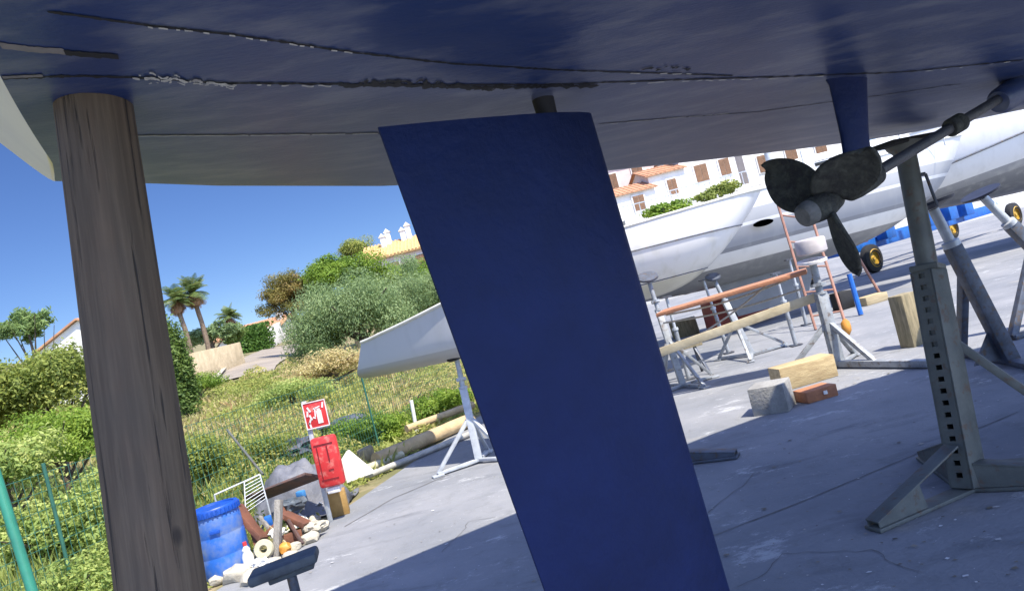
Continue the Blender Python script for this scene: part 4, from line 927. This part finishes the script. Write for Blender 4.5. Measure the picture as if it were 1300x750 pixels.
jbeam('board', 'wide brown board leaning against the tarpaulin', 'board', j3(360, 652, 7.0), j3(390, 666, 6.95), .05, .14, 'plankred')
jbeam('board', 'dark brown board on the ground below the white rag', 'board', j3(352, 690, 6.75), j3(382, 678, 6.9), .1, .06, 'plankred')
jbeam('timber_stub', 'grey upright timber stub in the middle of the scrap heap', 'timber', V((G(351, 712).x, G(351, 712).y, .0)), j3(354, 634, G(351, 712).y + .15), .06, .075, 'greywood')
c = j3(336, 697, 6.45); mb = MB(); mb.lathe(c - V((0, -.0, 0)), [(.03, 0), (.075, 0), (.085, .015), (.085, .04), (.075, .055), (.035, .055), (.03, .04), (.03, 0)], (0.15, -1, .35), 24); mb.build('flange', M['pipecream'], label='cream round flange left of the grey timber stub', cat='flange', group=JG)
mb = MB(); c = j3(361, 696, 6.5); mb.blob(c, (.06, .05, .055), 2, .3, 2, 4); mb.build('orange_float', M['orange'], label='small orange float right of the grey timber stub', cat='float', group=JG)
mb = MB(); c = j3(341, 661, 6.9); mb.box(c, (.07, .06, .1), R(20), .012); mb.build('blue_can', M['blueplastic'], label='small blue can between the brown boards', cat='can', group=JG)
mb = MB(); c = j3(382, 627, 7.3); mb.box(c, (.085, .06, .07), R(-20), .012); mb.build('blue_can', M['fish'], label='small blue canister on top of the white sack', cat='can', group=JG)
# white bottle with red cap
c = G(320, 728); bo = thing('bottle', 'white plastic bottle with a red cap right of the drum', 'bottle', (c.x, c.y, 0), JG)
mb = MB(); mb.lathe((c.x, c.y, .02), [(0, 0), (.04, 0), (.046, .012), (.046, .13), (.036, .16), (.03, .175), (.034, .19), (.018, .215), (.014, .225)], (0, 0, 1), 20); mb.build('body', M['bottle'], bo)
mb = MB(); mb.lathe((c.x, c.y, .245), [(0, .03), (.016, .03), (.018, 0), (0, 0)], (0, 0, 1), 14); mb.build('cap', M['red'], bo)
for k, (ax0, bx0, wd_, m_, lb) in enumerate((
        ((330, 655, 6.9), (356, 690, 6.7), .03, 'greywood', 'thin grey stick leaning left of the grey timber stub'),
        ((343, 668, 6.75), (372, 700, 6.5), .025, 'timber', 'thin pale stick in front of the brown boards'),
        ((366, 660, 6.9), (384, 690, 6.7), .03, 'rust', 'short rusty bar below the white sack'),
        ((318, 668, 6.6), (330, 706, 6.4), .03, 'plankred', 'short brown batten just left of the cream flange'),
        ((355, 640, 7.1), (372, 672, 6.9), .04, 'plankred', 'brown lath leaning between tarpaulin and white rag'))):
    jbeam('stick', lb, 'stick', P(*ax0), P(*bx0), wd_, wd_, m_)
for k, (px, py, Y, r_, m_, lb) in enumerate(((352, 676, 6.6, .05, 'sheetwhite', 'small white plastic scrap behind the cream flange'), (398, 668, 6.95, .07, 'stone', 'pale rag at the foot of the fire point'), (372, 640, 7.15, .08, 'padblue', 'blue grey bundle on the tarpaulin heap'), (330, 715, 6.2, .05, 'white', 'white plastic scrap below the cream flange'))):
    mb = MB(); mb.blob(P(px, py, Y), (r_ * 1.4, r_, r_ * .8), 3, .7, 2.2, 20 + k); mb.build('scrap', M[m_], label=lb, cat='scrap', group=JG)
for k, (px, py, Y, sz, lb) in enumerate(((368, 560, 11.2, (.32, .25, .16), 'dark netting heap in the weeds left of the red sign'), (438, 538, 12.6, (.42, .3, .2), 'dark netting heap in the weeds right of the red sign'))):
    c = P(px, py, Y); mb = MB(); mb.blob((c.x, c.y, Hf(c.x, c.y) + .2), sz, 3, .6, 2.5, 40 + k); mb.build('net_heap', M['steel_dark'], label=lb, cat='net', group='dark netting heaps')
logt_ = [(P(288, 545, 8.6), P(334, 602, 7.9), 'thin grey green pole leaning over the wire rack')]
for a, b2, lb in logt_: mb = MB(); mb.tube([a, b2], .014, 8); mb.build('pole', M['jack'], label=lb, cat='pole')
# rubble edge
stones = [(262, 738, .075), (272, 744, .06), (300, 738, .11), (318, 742, .09), (345, 722, .07), (372, 700, .06), (392, 690, .08), (404, 676, .09), (398, 664, .06), (384, 686, .07), (366, 712, .06), (276, 728, .05)]
for k, (px, py, r_) in enumerate(stones):
    c = G(px, py); mb = MB(); mb.blob((c.x, c.y + .06, r_ * .45), (r_ * 1.2, r_, r_ * .7), 2, .45, 1.7, k); mb.build('stone', M['stone'], label='pale rough stone on the edge of the concrete beside the scrap heap', cat='stone', group='rubble stones at the concrete edge')
# white wire rack behind the drum
mb = MB(); a0, a1 = j3(272, 628, 7.2), j3(330, 602, 7.4); b0_, b1_ = j3(312, 650, 7.0), j3(338, 632, 7.1)
for q in np.linspace(0, 1, 9): mb.tube([lerp(a1, b1_, q), lerp(j3(310, 612, 7.3), b0_, q)], .004, 6)
mb.tube([a0, a1], .009, 8); mb.tube([a1, b1_], .006, 8); mb.tube([j3(310, 612, 7.3), b0_], .006, 8); mb.tube([b1_, V((b1_.x, b1_.y, 0.02))], .009, 8); mb.tube([a0, V((a0.x, a0.y, 0.02))], .009, 8)
mb.build('wire_rack', M['jackpale'], label='pale bent wire rack behind the blue drum', cat='rack', group=JG)

# white sheet, logs, pipes along the edge
a = G(420, 612); mb = MB(); q = [P(432, 616, 9.0), P(474, 600, 9.2), P(440, 572, 9.1), P(430, 588, 9.0)]
mb.prism(q, (.02, .05, .0)); mb.build('plastic_sheet', M['sheetwhite'], label='white triangular plastic sheet behind the fire point', cat='sheet')
def logt(name, label, cat, a, b2, r_, m, n_=12, wob=.03):
    mb = MB(); pts = [lerp(a, b2, i / n_) for i in range(n_ + 1)]; mb.tube(pts, r_, 14, True, wob); return mb.build(name, M[m], label=label, cat=cat, angle=60)
a, b2 = G(470, 600), G(592, 548); a += V((-.06, .2, .3)); b2 += V((-.1, .3, .3))
logt('log', 'tan round log lying along the yard edge, upper of the pair', 'log', G(480, 594) + V((0, 0, .11)), G(600, 541) + V((0, 0, .11)), .10, 'log')
logt('pipe', 'thin grey pipe lying below the tan log', 'pipe', G(462, 611) + V((0, 0, .05)), G(604, 552) + V((0, 0, .05)), .04, 'pipegrey', wob=.0)
logt('pipe', 'cream pipe on the concrete beside the white triangular sheet', 'pipe', G(424, 618) + V((0, 0, .06)), G(512, 582) + V((0, 0, .06)), .055, 'pipecream', wob=.0)
logt('log', 'second tan log end beside the pale grey stand', 'log', G(520, 560) + V((0, 0, .2)), G(604, 528) + V((0, 0, .2)), .06, 'log')
mb = MB(); c = G(473, 594); mb.box((c.x - .1, c.y + .2, .13), (.22, .2, .26), R(20), .02, .02); mb.build('timber_block', M['timberold'], label='dark timber chock under the end of the tan log', cat='timber')
logt('stake', 'thin white stake in the weeds left of the grey dinghy', 'stake', P(522, 508, 12), V((P(528, 545, 12).x, 12, Hf(P(528, 545, 12).x, 12))), .03, 'white', 4, 0)

# ------------------------------------------------------------------ fence
FL = [(-4.6, 4.3), (-4.15, 6.2), (-3.7, 8.0), (-3.15, 9.8), (-2.6, 11.6), (-2.05, 13.4), (-1.5, 15.2), (-.9, 17), (-.3, 19), (.3, 21)]
fe = thing('mesh_fence', 'green wire mesh fence between the yard and the overgrown slope', 'fence', (FL[0][0], FL[0][1], 0))
mb = MB(); hz = 1.25
def tri(mb, a, b2, r_): mb.tube([a, b2], r_, 4, False)
for (x0, y0), (x1, y1) in zip(FL, FL[1:]):
    L_ = math.hypot(x1 - x0, y1 - y0); n_ = int(L_ / .075)
    for k in range(n_):
        x, y = x0 + (x1 - x0) * k / n_, y0 + (y1 - y0) * k / n_; z = Hf(x, y); tri(mb, V((x, y, z)), V((x, y, z + hz)), .0028)
    for k in range(9):
        z = .08 + k * .145; tri(mb, V((x0, y0, Hf(x0, y0) + z)), V((x1, y1, Hf(x1, y1) + z)), .0026)
mb.build('wire_mesh', M['wire'], fe, smooth=False)
for x, y in FL[1::3]:
    mb = MB(); z = Hf(x, y); mb.tube([(x, y, z - .1), (x, y, z + 1.32)], .016, 10); mb.build('post', M['wire'], fe)
a, b2 = P(2, 625, 4.35), P(41, 750, 4.25); b2 = a + (b2 - a) * (a.z / (a.z - b2.z))
logt('fence_post', 'thick turquoise green post at the lower left corner', 'post', a + (a - b2) * .12, b2, .029, 'greenpaint', 6, 0)

# ------------------------------------------------------------------ vegetation
def plant(name, label, px, py, Y, rad, n, leaf, lm, cat='bush', h=None, group=None, trunk=True, **kw):
    c = P(px, py, Y); zb = Hf(c.x, c.y); r_ = rad if isinstance(rad, (tuple, list)) else (rad, rad, rad)
    root = thing(name, label, cat, (c.x, c.y, zb), group)
    cz = c.z
    if cz - r_[2] * .8 > zb - .1 or trunk:
        mb = MB(); tr_ = max(.02, r_[0] * .06); top = V((c.x, c.y, cz + r_[2] * .3))
        mb.tube([V((c.x, c.y, zb - .1)), V((c.x + r_[0] * .05, c.y, (zb + cz) / 2)), top], [tr_ * 1.4, tr_, tr_ * .4], 8)
        for k in range(6):
            a = k * 1.05 + .3; mb.tube([lerp(V((c.x, c.y, zb)), top, .3 + .08 * k), V((c.x + math.cos(a) * r_[0] * .7, c.y + math.sin(a) * r_[1] * .7, cz + r_[2] * (.0 + .09 * k)))], [tr_ * .5, tr_ * .12], 6)
        mb.build('trunk', M['bark'], root)
    crown('crown', (c.x, c.y, cz), r_, n, leaf, LF[lm], root, zmin=zb - .05, **kw)
    return root
SH = 'bushes on the slope'
plant('bush', 'large leafy bush left of the timber post', 55, 492, 11.5, (1.05, 1.1, .85), 22000, .065, 'bush', group=SH, nclump=34, cr=.34)
plant('bush', 'yellow green bush at the left edge of the picture', -15, 520, 11.0, (.9, 1, .8), 14000, .065, 'bush', group=SH, nclump=26, cr=.34)
plant('bush', 'lower bright bush below the large leafy bush', 70, 560, 9.6, (.85, .9, .5), 13000, .05, 'bright', group=SH, nclump=26, cr=.36)
plant('bush', 'low bush behind the fence at the left edge', 0, 600, 8.4, (.75, .8, .55), 6500, .06, 'weed', group=SH, nclump=26, cr=.36)
plant('bush', 'pale weed clump at the lower left behind the fence', 55, 690, 7.2, (.65, .6, .5), 8000, .05, 'weed', group=SH, nclump=30, cr=.36)
plant('bush', 'pale weed clump against the left side of the timber post', 120, 660, 7.8, (.5, .6, .62), 7000, .05, 'weed', group=SH, nclump=30, cr=.36)
plant('bush', 'pale weed clump in the bottom left corner', 95, 755, 6.2, (.6, .5, .4), 6000, .045, 'weed', group=SH, nclump=28, cr=.36)
plant('bush', 'green bush just right of the timber post above the drum', 262, 590, 9.6, (.42, .5, .6), 9000, .045, 'bush', group=SH, nclump=24, cr=.36)
plant('bush', 'small green bush behind the wire rack', 330, 580, 10.6, (.55, .6, .42), 8000, .045, 'bush', group=SH, nclump=20, cr=.38)
plant('bush', 'yellow green weed bush right of the red sign', 470, 548, 12.2, (.75, .7, .42), 9000, .05, 'bright', group=SH, nclump=24, cr=.38)
plant('bush', 'weed bush between the white stake and the rudder', 560, 520, 13.5, (.8, .8, .5), 8000, .055, 'bright', group=SH, nclump=24, cr=.38)
plant('bush', 'dry reddish shrub at the foot of the big grey green tree', 420, 470, 20, (1.6, 1, .6), 9000, .07, 'dry', group=SH, nclump=24, cr=.38)
plant('bush', 'rounded dry shrub below the road', 370, 502, 16.5, (1.1, .9, .4), 7000, .06, 'weed', group=SH, nclump=20, cr=.4)
plant('bush', 'green bank bush beside the road left of the kerb', 248, 486, 22, (.8, .8, .35), 6000, .06, 'bright', group=SH, nclump=26, cr=.4, trunk=False, low=True)
TG = 'trees on the hillside'
plant('tree', 'big grey green willowy tree left of the rudder', 455, 412, 27, (2.85, 2.2, 2.15), 75000, .115, 'olive', 'tree', group=TG, nclump=110, cr=.27, aspect=.25, droop=.7, upb=.25)
plant('tree', 'grey green tree half hidden behind the rudder', 540, 385, 29, (2.2, 2.2, 2.1), 36000, .115, 'olive', 'tree', group=TG, nclump=40, cr=.3, aspect=.22, droop=.7, upb=.25)
plant('tree', 'bright green rounded tree behind the willowy tree', 435, 356, 40, (2.7, 2, 1.7), 26000, .14, 'bright', 'tree', group=TG, nclump=40, cr=.3)
plant('tree', 'bright green treetop below the ochre roof', 505, 358, 42, (2.8, 2, 1.25), 22000, .15, 'bright', 'tree', group=TG, nclump=36, cr=.3)
plant('tree', 'small olive coloured treetop left of the ochre roofed villa', 452, 322, 78, (2.6, 1.6, 1.7), 9000, .18, 'bush', 'tree', group=TG, nclump=18, cr=.4)
plant('pine_tree', 'brownish spreading pine tree at the top of the road', 368, 381, 41, (2.05, 1.9, 1.95), 24000, .15, 'pine', 'tree', group=TG, nclump=70, cr=.3, flat=.5, aspect=.3)
plant('cypress', 'narrow green cypress hedge tree just right of the timber post', 222, 466, 19, (.5, .5, 1.6), 14000, .09, 'cypress', 'tree', group=TG, nclump=80, cr=.36, low=True)
plant('bush', 'grey green shrub beneath the two palms', 265, 425, 47, (2.0, 1, 1.0), 3000, .22, 'olive', group=SH, nclump=20, cr=.38)
plant('bush', 'small round shrub left of the clipped hedge', 292, 428, 48, (1.1, .9, .9), 1800, .2, 'cypress', group=SH, nclump=14, cr=.4)
plant('bamboo', 'feathery pale green bamboo top above the left bush', 35, 420, 14.0, (.68, .5, .55), 3400, .12, 'bamboo', group=TG, nclump=46, cr=.17, aspect=.22, upb=.2)
# clipped hedge along the road
hg = [P(300, 438, 52), P(318, 432, 54), P(336, 425, 57)]
mb_pts = []; nL = 6000; t_ = RNG.random(nL); base_ = np.array([list(lerp(hg[0], hg[2], t)) for t in t_]); base_ += RNG.uniform(-1, 1, (nL, 3)) * np.array([.7, .9, 1.0])
npmesh('hedge', leaf_verts(base_, RNG.normal(size=(nL, 3)) + np.array([0, 0, .6]), np.full(nL, .24), np.full(nL, .14)), 4, LF['hedge'], None, tuple(hg[1]), rnd=RNG.random(nL), label='dark green clipped hedge along the road below the villa', cat='hedge')

def palm(label, px, py, Y, rad, th):
    c = P(px, py, Y); zb = Hf(c.x, c.y); root = thing('palm_tree', label, 'palm', (c.x, c.y, zb), 'palms by the road')
    mb = MB(); n_ = 10; mb.tube([V((c.x + .1 * math.sin(i * .4), c.y, zb - .2 + (c.z - zb + .2) * i / n_)) for i in range(n_ + 1)], [th * (1.15 - .2 * i / n_) for i in range(n_ + 1)], 10, True, .08); mb.build('trunk', M['palmbark'], root)
    def fronds(n_f, emin, emax, L0, name, m, droop):
        allv = []; 
        for k in range(n_f):
            a = RNG.uniform(0, 2 * math.pi); el = RNG.uniform(emin, emax); L_ = L0 * RNG.uniform(.8, 1.1); pp = np.array([c.x, c.y, c.z]); d = np.array([math.cos(a) * math.cos(el), math.sin(a) * math.cos(el), math.sin(el)])
            m_ = 12; st = L_ / m_
            for i in range(m_):
                d = d + np.array([0, 0, -droop * (i / m_)]); d /= np.linalg.norm(d); q = pp + d * st
                sdv = np.cross(d, [0, 0, 1]); sdv /= max(1e-6, np.linalg.norm(sdv)); lw = L_ * .30 * math.sin(math.pi * (i + 1.2) / (m_ + 1.5))
                for sg in (-1, 1):
                    for o_ in (0, .5):
                        b_ = pp + d * st * o_; tip_ = b_ + sdv * sg * lw + d * lw * .55 + np.array([0, 0, -lw * .35])
                        allv += [b_, b_ + d * st * .4, tip_ + d * .02, tip_]
                pp = q
        v = np.array(allv); npmesh(name, v, 4, m, root, (c.x, c.y, zb), rnd=np.repeat(RNG.random(len(v) // 16 + 1), 4)[:len(v) // 4])
    fronds(38, -.25, 1.35, rad, 'crown', LF['palm'], .22); fronds(30, -1.35, -.5, rad * .8, 'dead_fronds', LF['palmdead'], .35)
palm('taller palm of the pair, right of the timber post', 245, 371, 46, 1.25, .14)
palm('shorter palm touching the timber post, left of the taller palm', 224, 381, 45, 1.15, .14)
palm('small distant palm left of the white villa', 291, 402, 66, 1.3, .16)

# grass and dry weeds on the slope
def blades(name, n, xr, yr, hmin, hmax, m, dmin, dmax, keep, label=None, wd=.012, lean=.6):
    x = RNG.uniform(*xr, n); y = RNG.uniform(*yr, n) if yr[1] < 20 else yr[0] + (yr[1] - yr[0]) * RNG.random(n) ** 1.5
    d = edge_d(x, y); ok = (d > dmin) & (d < dmax) & keep(x, y); x, y = x[ok], y[ok]; n = len(x)
    nsv = np.array([mnoise.noise(V((a * .45, b * .45, 2))) for a, b in zip(x, y)])
    z = H(x, y) - .02; h = RNG.uniform(hmin, hmax, n) * (0.65 + .7 * np.clip(nsv + .4, 0, 1)); w_ = wd * (1 + y / 9) * RNG.uniform(.7, 1.4, n)
    a = RNG.uniform(0, 2 * math.pi, n); dx, dy = np.cos(a), np.sin(a); ln_ = RNG.normal(size=(n, 2)) * lean
    p = np.stack([x, y, z], 1); s_ = np.stack([dx, dy, np.zeros(n)], 1) * w_[:, None]
    tip_ = p + np.stack([ln_[:, 0] * h, ln_[:, 1] * h, h], 1); mid = p + np.stack([ln_[:, 0] * h * .3, ln_[:, 1] * h * .3, h * .55], 1)
    v = np.stack([p - s_, p + s_, mid + s_ * .8, tip_, mid - s_ * .8], 1).reshape(-1, 3)
    return npmesh(name, v, 5, m, None, (0, 0, 0), rnd=np.clip(RNG.random(n) * .5 + nsv * .6 + .3, 0, 1), kind='stuff')
roadpts = [P(301, 487, 29), P(308, 479, 32), P(317, 470, 35), P(337, 452, 42), P(353, 440, 50), P(362, 432, 60)]
roadpts = [(p_.x, p_.y) for p_ in roadpts]
def offroad(x, y):
    ok = np.ones(len(x), bool)
    for (x0, y0), (x1, y1) in zip(roadpts, roadpts[1:]):
        dx, dy = x1 - x0, y1 - y0; t = np.clip(((x - x0) * dx + (y - y0) * dy) / (dx * dx + dy * dy), 0, 1)
        ok &= np.hypot(x - x0 - t * dx, y - y0 - t * dy) > 1.9
    return ok
everywhere = lambda x, y: np.ones(len(x), bool)
blades('grass', 70000, (-16, 1), (4.5, 34), .08, .24, LF['grass'], .25, 18, offroad, lean=.7)
blades('dry_grass', 40000, (-15, 0), (8, 34), .12, .34, LF['dry'], .6, 16, lambda x, y: offroad(x, y) & (np.sin(x * 1.1 + y * .6) + np.sin(y * .8 - x * .5) > -.2), wd=.008, lean=.4)
blades('tall_weeds', 20000, (-9, -3), (5.6, 12), .2, .5, LF['weed'], .9, 6, everywhere, wd=.005, lean=.3)
def ground_cover(name, n, xr, yr, m, dmin, dmax, size, hmax, sd, keep):
    x = RNG.uniform(*xr, n); y = yr[0] + (yr[1] - yr[0]) * RNG.random(n) ** 1.4; d = edge_d(x, y); ok = (d > dmin) & (d < dmax) & keep(x, y); x, y = x[ok], y[ok]; n = len(x)
    n1 = np.array([mnoise.noise(V((a * 1.1, b * .8, sd))) + .6 * mnoise.noise(V((a * 2.7, b * 2.2, sd + 5))) for a, b in zip(x, y)])
    n2 = np.array([mnoise.noise(V((a * .35, b * .3, sd + 9))) for a, b in zip(x, y)])
    top = hmax * np.clip(n1 + .35, .06, 1.2) * np.clip((x * 0 + d[ok]) / 1.2, .25, 1)
    z = H(x, y) + top * np.sqrt(RNG.random(n)); p = np.stack([x, y, z], 1); nr = RNG.normal(size=(n, 3)) * .6; nr[:, 2] += .6
    ln = size * (.6 + y / 22) * RNG.uniform(.6, 1.4, n)
    return npmesh(name, leaf_verts(p, nr, ln, ln * .4), 4, m, None, (0, 0, 0), rnd=np.clip(RNG.random(n) * .45 + n2 * .8 + .3, 0, 1), kind='stuff')
LF['cover'] = leafmat('leaf_cover', (0.12, 0.17, 0.035), (0.26, 0.27, 0.075), (0.40, 0.31, 0.14))
ground_cover('ground_cover', 150000, (-17, 1), (6, 34), LF['cover'], .1, 19, .06, .55, 2, offroad)
# road
def strip(name, pts, w_, m, dz, kind='structure', off=0.0, sub=10):
    grid = []; dense = []
    for (x0, y0), (x1, y1) in zip(pts, pts[1:]):
        for k in range(sub): dense.append((x0 + (x1 - x0) * k / sub, y0 + (y1 - y0) * k / sub))
    dense.append(pts[-1])
    for i, (x, y) in enumerate(dense):
        a, b2 = dense[max(0, i - 1)], dense[min(len(dense) - 1, i + 1)]; d = V((b2[0] - a[0], b2[1] - a[1], 0)).normalized(); s_ = V((-d.y, d.x, 0))
        grid.append([V((x + s_.x * (off + q * w_ / 2), y + s_.y * (off + q * w_ / 2), Hf(x + s_.x * (off + q * w_ / 2), y + s_.y * (off + q * w_ / 2)) + dz)) for q in np.linspace(-1, 1, 7)])
    return MB().sheet(grid).build(name, m, kind=kind, base=(0, 0, 0))
M['road'] = mat('road_dusty', (0.29, 0.25, 0.205), (0.22, 0.19, 0.16), .6, .9, .3, 0, 8, 12)
strip('road', roadpts, 2.9, M['road'], .06)
kp_ = [P(222, 506, 21), P(246, 490, 25), P(276, 472, 31), P(284, 457, 36)]
strip('road_kerb', [(p_.x, p_.y) for p_ in kp_], .2, M['stone'], .2)

# hillside walls and houses
a, b2 = P(243, 462, 32), P(303, 446, 38)
mb = MB(); mb.beam(V((a.x, a.y, a.z - .3)), V((b2.x, b2.y, b2.z - .3)), .4, 1.5, bev=.015); mb.build('stone_wall', M['sandwall'], label='sand coloured stone wall left of the road', cat='wall')
a, b2 = P(338, 427, 58), P(356, 418, 62)
mb = MB(); mb.beam(V((a.x, a.y, a.z - .2)), V((b2.x, b2.y, b2.z - .2)), .3, 1.6, bev=.03); mb.build('garden_wall', M['render'], label='white garden wall at the top of the road', cat='wall')

def house(name, label, c, size, yaw, wallm, roofm, wins=(), ridge='x', rh=1.2, chim=(), ov=.35, extra=None, tr_=.13):
    """c = centre of the base; front face is local -y; wins = (x, z, w, h)"""
    W_, D_, H_ = size; root = thing(name, label, 'house', (0, 0, 0))
    mb = MB(); mb.box((0, 0, H_ / 2 - 1.5), (W_, D_, H_ + 3))
    if ridge == 'x': mb.prism([V((-W_ / 2, -D_ / 2, H_ + .002)), V((-W_ / 2, D_ / 2, H_ + .002)), V((-W_ / 2, 0, H_ + rh))], (W_, 0, 0))
    else: mb.prism([V((-W_ / 2, -D_ / 2, H_ + .002)), V((W_ / 2, -D_ / 2, H_ + .002)), V((0, -D_ / 2, H_ + rh))], (0, D_, 0))
    mb.build('wall', wallm, root, smooth=False)
    mb = MB()
    if ridge == 'x':
        for sg in (-1, 1):
            for k in range(int((W_ + 2 * ov) / .3)):
                x = -W_ / 2 - ov + .15 + k * .3; lo_ = V((x, sg * (D_ / 2 + ov), H_ - rh * ov / (D_ / 2) + .06)); hi_ = V((x, 0, H_ + rh + .06)); mb.tube([lo_, hi_], tr_, 6)
            sl_ = [V((-W_ / 2 - ov, sg * (D_ / 2 + ov), H_ - rh * ov / (D_ / 2) + .02)), V((W_ / 2 + ov, sg * (D_ / 2 + ov), H_ - rh * ov / (D_ / 2) + .02)), V((W_ / 2 + ov, 0, H_ + rh + .02)), V((-W_ / 2 - ov, 0, H_ + rh + .02))]
            mb.prism(sl_, (0, 0, .07))
    else:
        for sg in (-1, 1):
            for k in range(int((D_ + 2 * ov) / .3)):
                y = -D_ / 2 - ov + .15 + k * .3; mb.tube([V((sg * (W_ / 2 + ov), y, H_ - rh * ov / (W_ / 2) + .06)), V((0, y, H_ + rh + .06))], tr_, 6)
            mb.prism([V((sg * (W_ / 2 + ov), -D_ / 2 - ov, H_ - rh * ov / (W_ / 2) + .02)), V((sg * (W_ / 2 + ov), D_ / 2 + ov, H_ - rh * ov / (W_ / 2) + .02)), V((0, D_ / 2 + ov, H_ + rh + .02)), V((0, -D_ / 2 - ov, H_ + rh + .02))], (0, 0, .07))
    rf = mb.build('roof', roofm, root, angle=30)
    for x, y, h in chim:
        mb = MB(); zr = H_ + rh * (1 - abs(y if ridge == 'x' else x) / ((D_ if ridge == 'x' else W_) / 2)); mb.box((x, y, zr + h / 2 - .2), (.45, .45, h + .4), 0, .03); mb.prism([V((x - .32, y - .3, zr + h + .002)), V((x + .32, y - .3, zr + h + .002)), V((x, y - .3, zr + h + .35))], (0, .6, 0)); mb.build('chimney', M['render'], rf, angle=30)
    for x, z, w_, h in wins:
        mb = MB(); mb.box((x, -D_ / 2 - .03, z), (w_ + .16, .08, h + .16)); f_ = mb.build('window', M['render'], root, smooth=False)
        mb = MB()
        for sg in (-1, 1):
            mb.box((x + sg * w_ / 4, -D_ / 2 - .085, z), (w_ / 2 - .02, .03, h))
            for q in range(int(h / .12)): mb.box((x + sg * w_ / 4, -D_ / 2 - .106, z - h / 2 + .06 + q * .12), (w_ / 2 - .1, .012, .05))
        mb.build('shutter', M['shutter'], f_, smooth=False)
    if extra: extra(root, W_, D_, H_)
    place(root, c, yaw); return root
# villa with ochre roof behind the trees
c = P(520, 320, 62); house('house', 'ochre roofed villa with white chimneys on the hilltop left of the rudder', V((c.x + 1.7, c.y + 3, c.z - 2.6)), (11, 7, 2.7), R(3), M['renderpink'], M['roofo'], [(-3.3, 1.5, .9, 1.1), (-1, 1.5, 1.0, 1.3)], 'x', 1.4, [(-3.95, -1.0, .9), (-3.5, -.6, 1.1), (-2.2, -.5, .9), (-1.7, -.4, 1.2)])
c = P(320, 418, 72); house('house', 'white villa with terracotta roof at the top of the road', V((c.x, c.y + 2, c.z - 2.2)), (6.5, 5, 1.9), R(-6), M['render'], M['roof'], [(-1.5, 1.0, .8, .9), (1.2, 1.0, .8, .9)], 'x', .9, [(-2.6, -.8, .9), (2.9, -1.2, .6)])
c = P(108, 440, 27); house('house', 'white gabled house half hidden behind the timber post and left bush', V((c.x, c.y + 1.0, c.z - 2.0)), (3.0, 2.6, 2.2), R(6), M['render'], M['roof'], [(-.75, 1.4, .35, .6)], 'y', .75, ov=.15, tr_=.05)
mb = MB(); mb.box((26, 41.2, .7), (41, .3, 2.0), 0, .02); mb.build('yard_wall', M['render'], label='long pale wall closing the far side of the boat yard', cat='wall')
# white terrace right, above the boats
def terr(root, W_, D_, H_):
    mb = MB(); mb.box((0, -D_ / 2 - 1.2, -.35), (W_ + .6, 2.4, .25)); mb.box((0, -D_ / 2 - 2.3, -1.8), (W_ + .6, .2, 2.6)); mb.build('terrace', M['render'], root, smooth=False)
    mb = MB()
    for k in range(int(W_ / .35)): mb.box((-W_ / 2 + .1 + k * .35, -D_ / 2 - 2.3, .1), (.04, .04, .8))
    mb.box((0, -D_ / 2 - 2.3, .55), (W_ + .5, .06, .06)); mb.build('railing', M['jackpale'], root, smooth=False)
TGp = 'terraced houses'
for k, (px, py, w_, ht, lb, wn) in enumerate((
        (806, 270, 2.7, 1.5, 'small white terraced house with one brown shutter nearest the rudder', [(.15, .78, .7, .9)]),
        (848, 254, 2.5, 2.0, 'white terraced house with one narrow brown shutter in the middle of the row', [(.2, 1.0, .6, .95)]),
        (900, 240, 3.8, 3.0, 'widest white terraced house, with two brown shuttered windows', [(-.55, 1.35, .85, 1.15), (1.05, 1.4, .7, 1.05)]))):
    c = P(px, py, 46 + k * 1.2); h_ = house('house', lb, V((c.x, c.y + 2, c.z - .3)), (w_ - .1, 5, ht), R(4), M['render'], M['roof'], wn, 'x', .7, extra=terr, ov=.2, tr_=.08); h_['group'] = TGp
c = P(800, 236, 54); house('house', 'pinkish terracotta house behind the white terrace', V((c.x + .5, c.y + 3, c.z - 1.3)), (7, 6, 3.4), R(5), M['renderpink'], M['roof'], [(-2.0, 1.9, .8, 1.1), (0, 2.0, .8, 1.1), (2, 2.0, .8, 1.1)], 'x', 1.2)['group'] = TGp
c = P(985, 200, 58); house('house', 'tall white house behind the grey sailboat', V((c.x + 2, c.y + 3, c.z - 3.5)), (10, 7, 6.5), R(3), M['render'], M['roof'], [(-3.5, 3.2, .9, 1.3), (-1.2, 3.2, .9, 1.3), (1.2, 3.2, .9, 1.3), (3.5, 3.2, .9, 1.3)], 'x', 1.3)['group'] = TGp
plant('bush', 'bright green shrub on the terrace above the small white sailboat', 845, 268, 41, (1.5, .8, .6), 2600, .2, 'bright', group=SH, nclump=16, cr=.4, trunk=False)
plant('bush', 'green and pink shrub by the terrace right of the bright green one', 915, 245, 42, (1.5, .8, .55), 2600, .2, 'bush', group=SH, nclump=16, cr=.4, trunk=False)
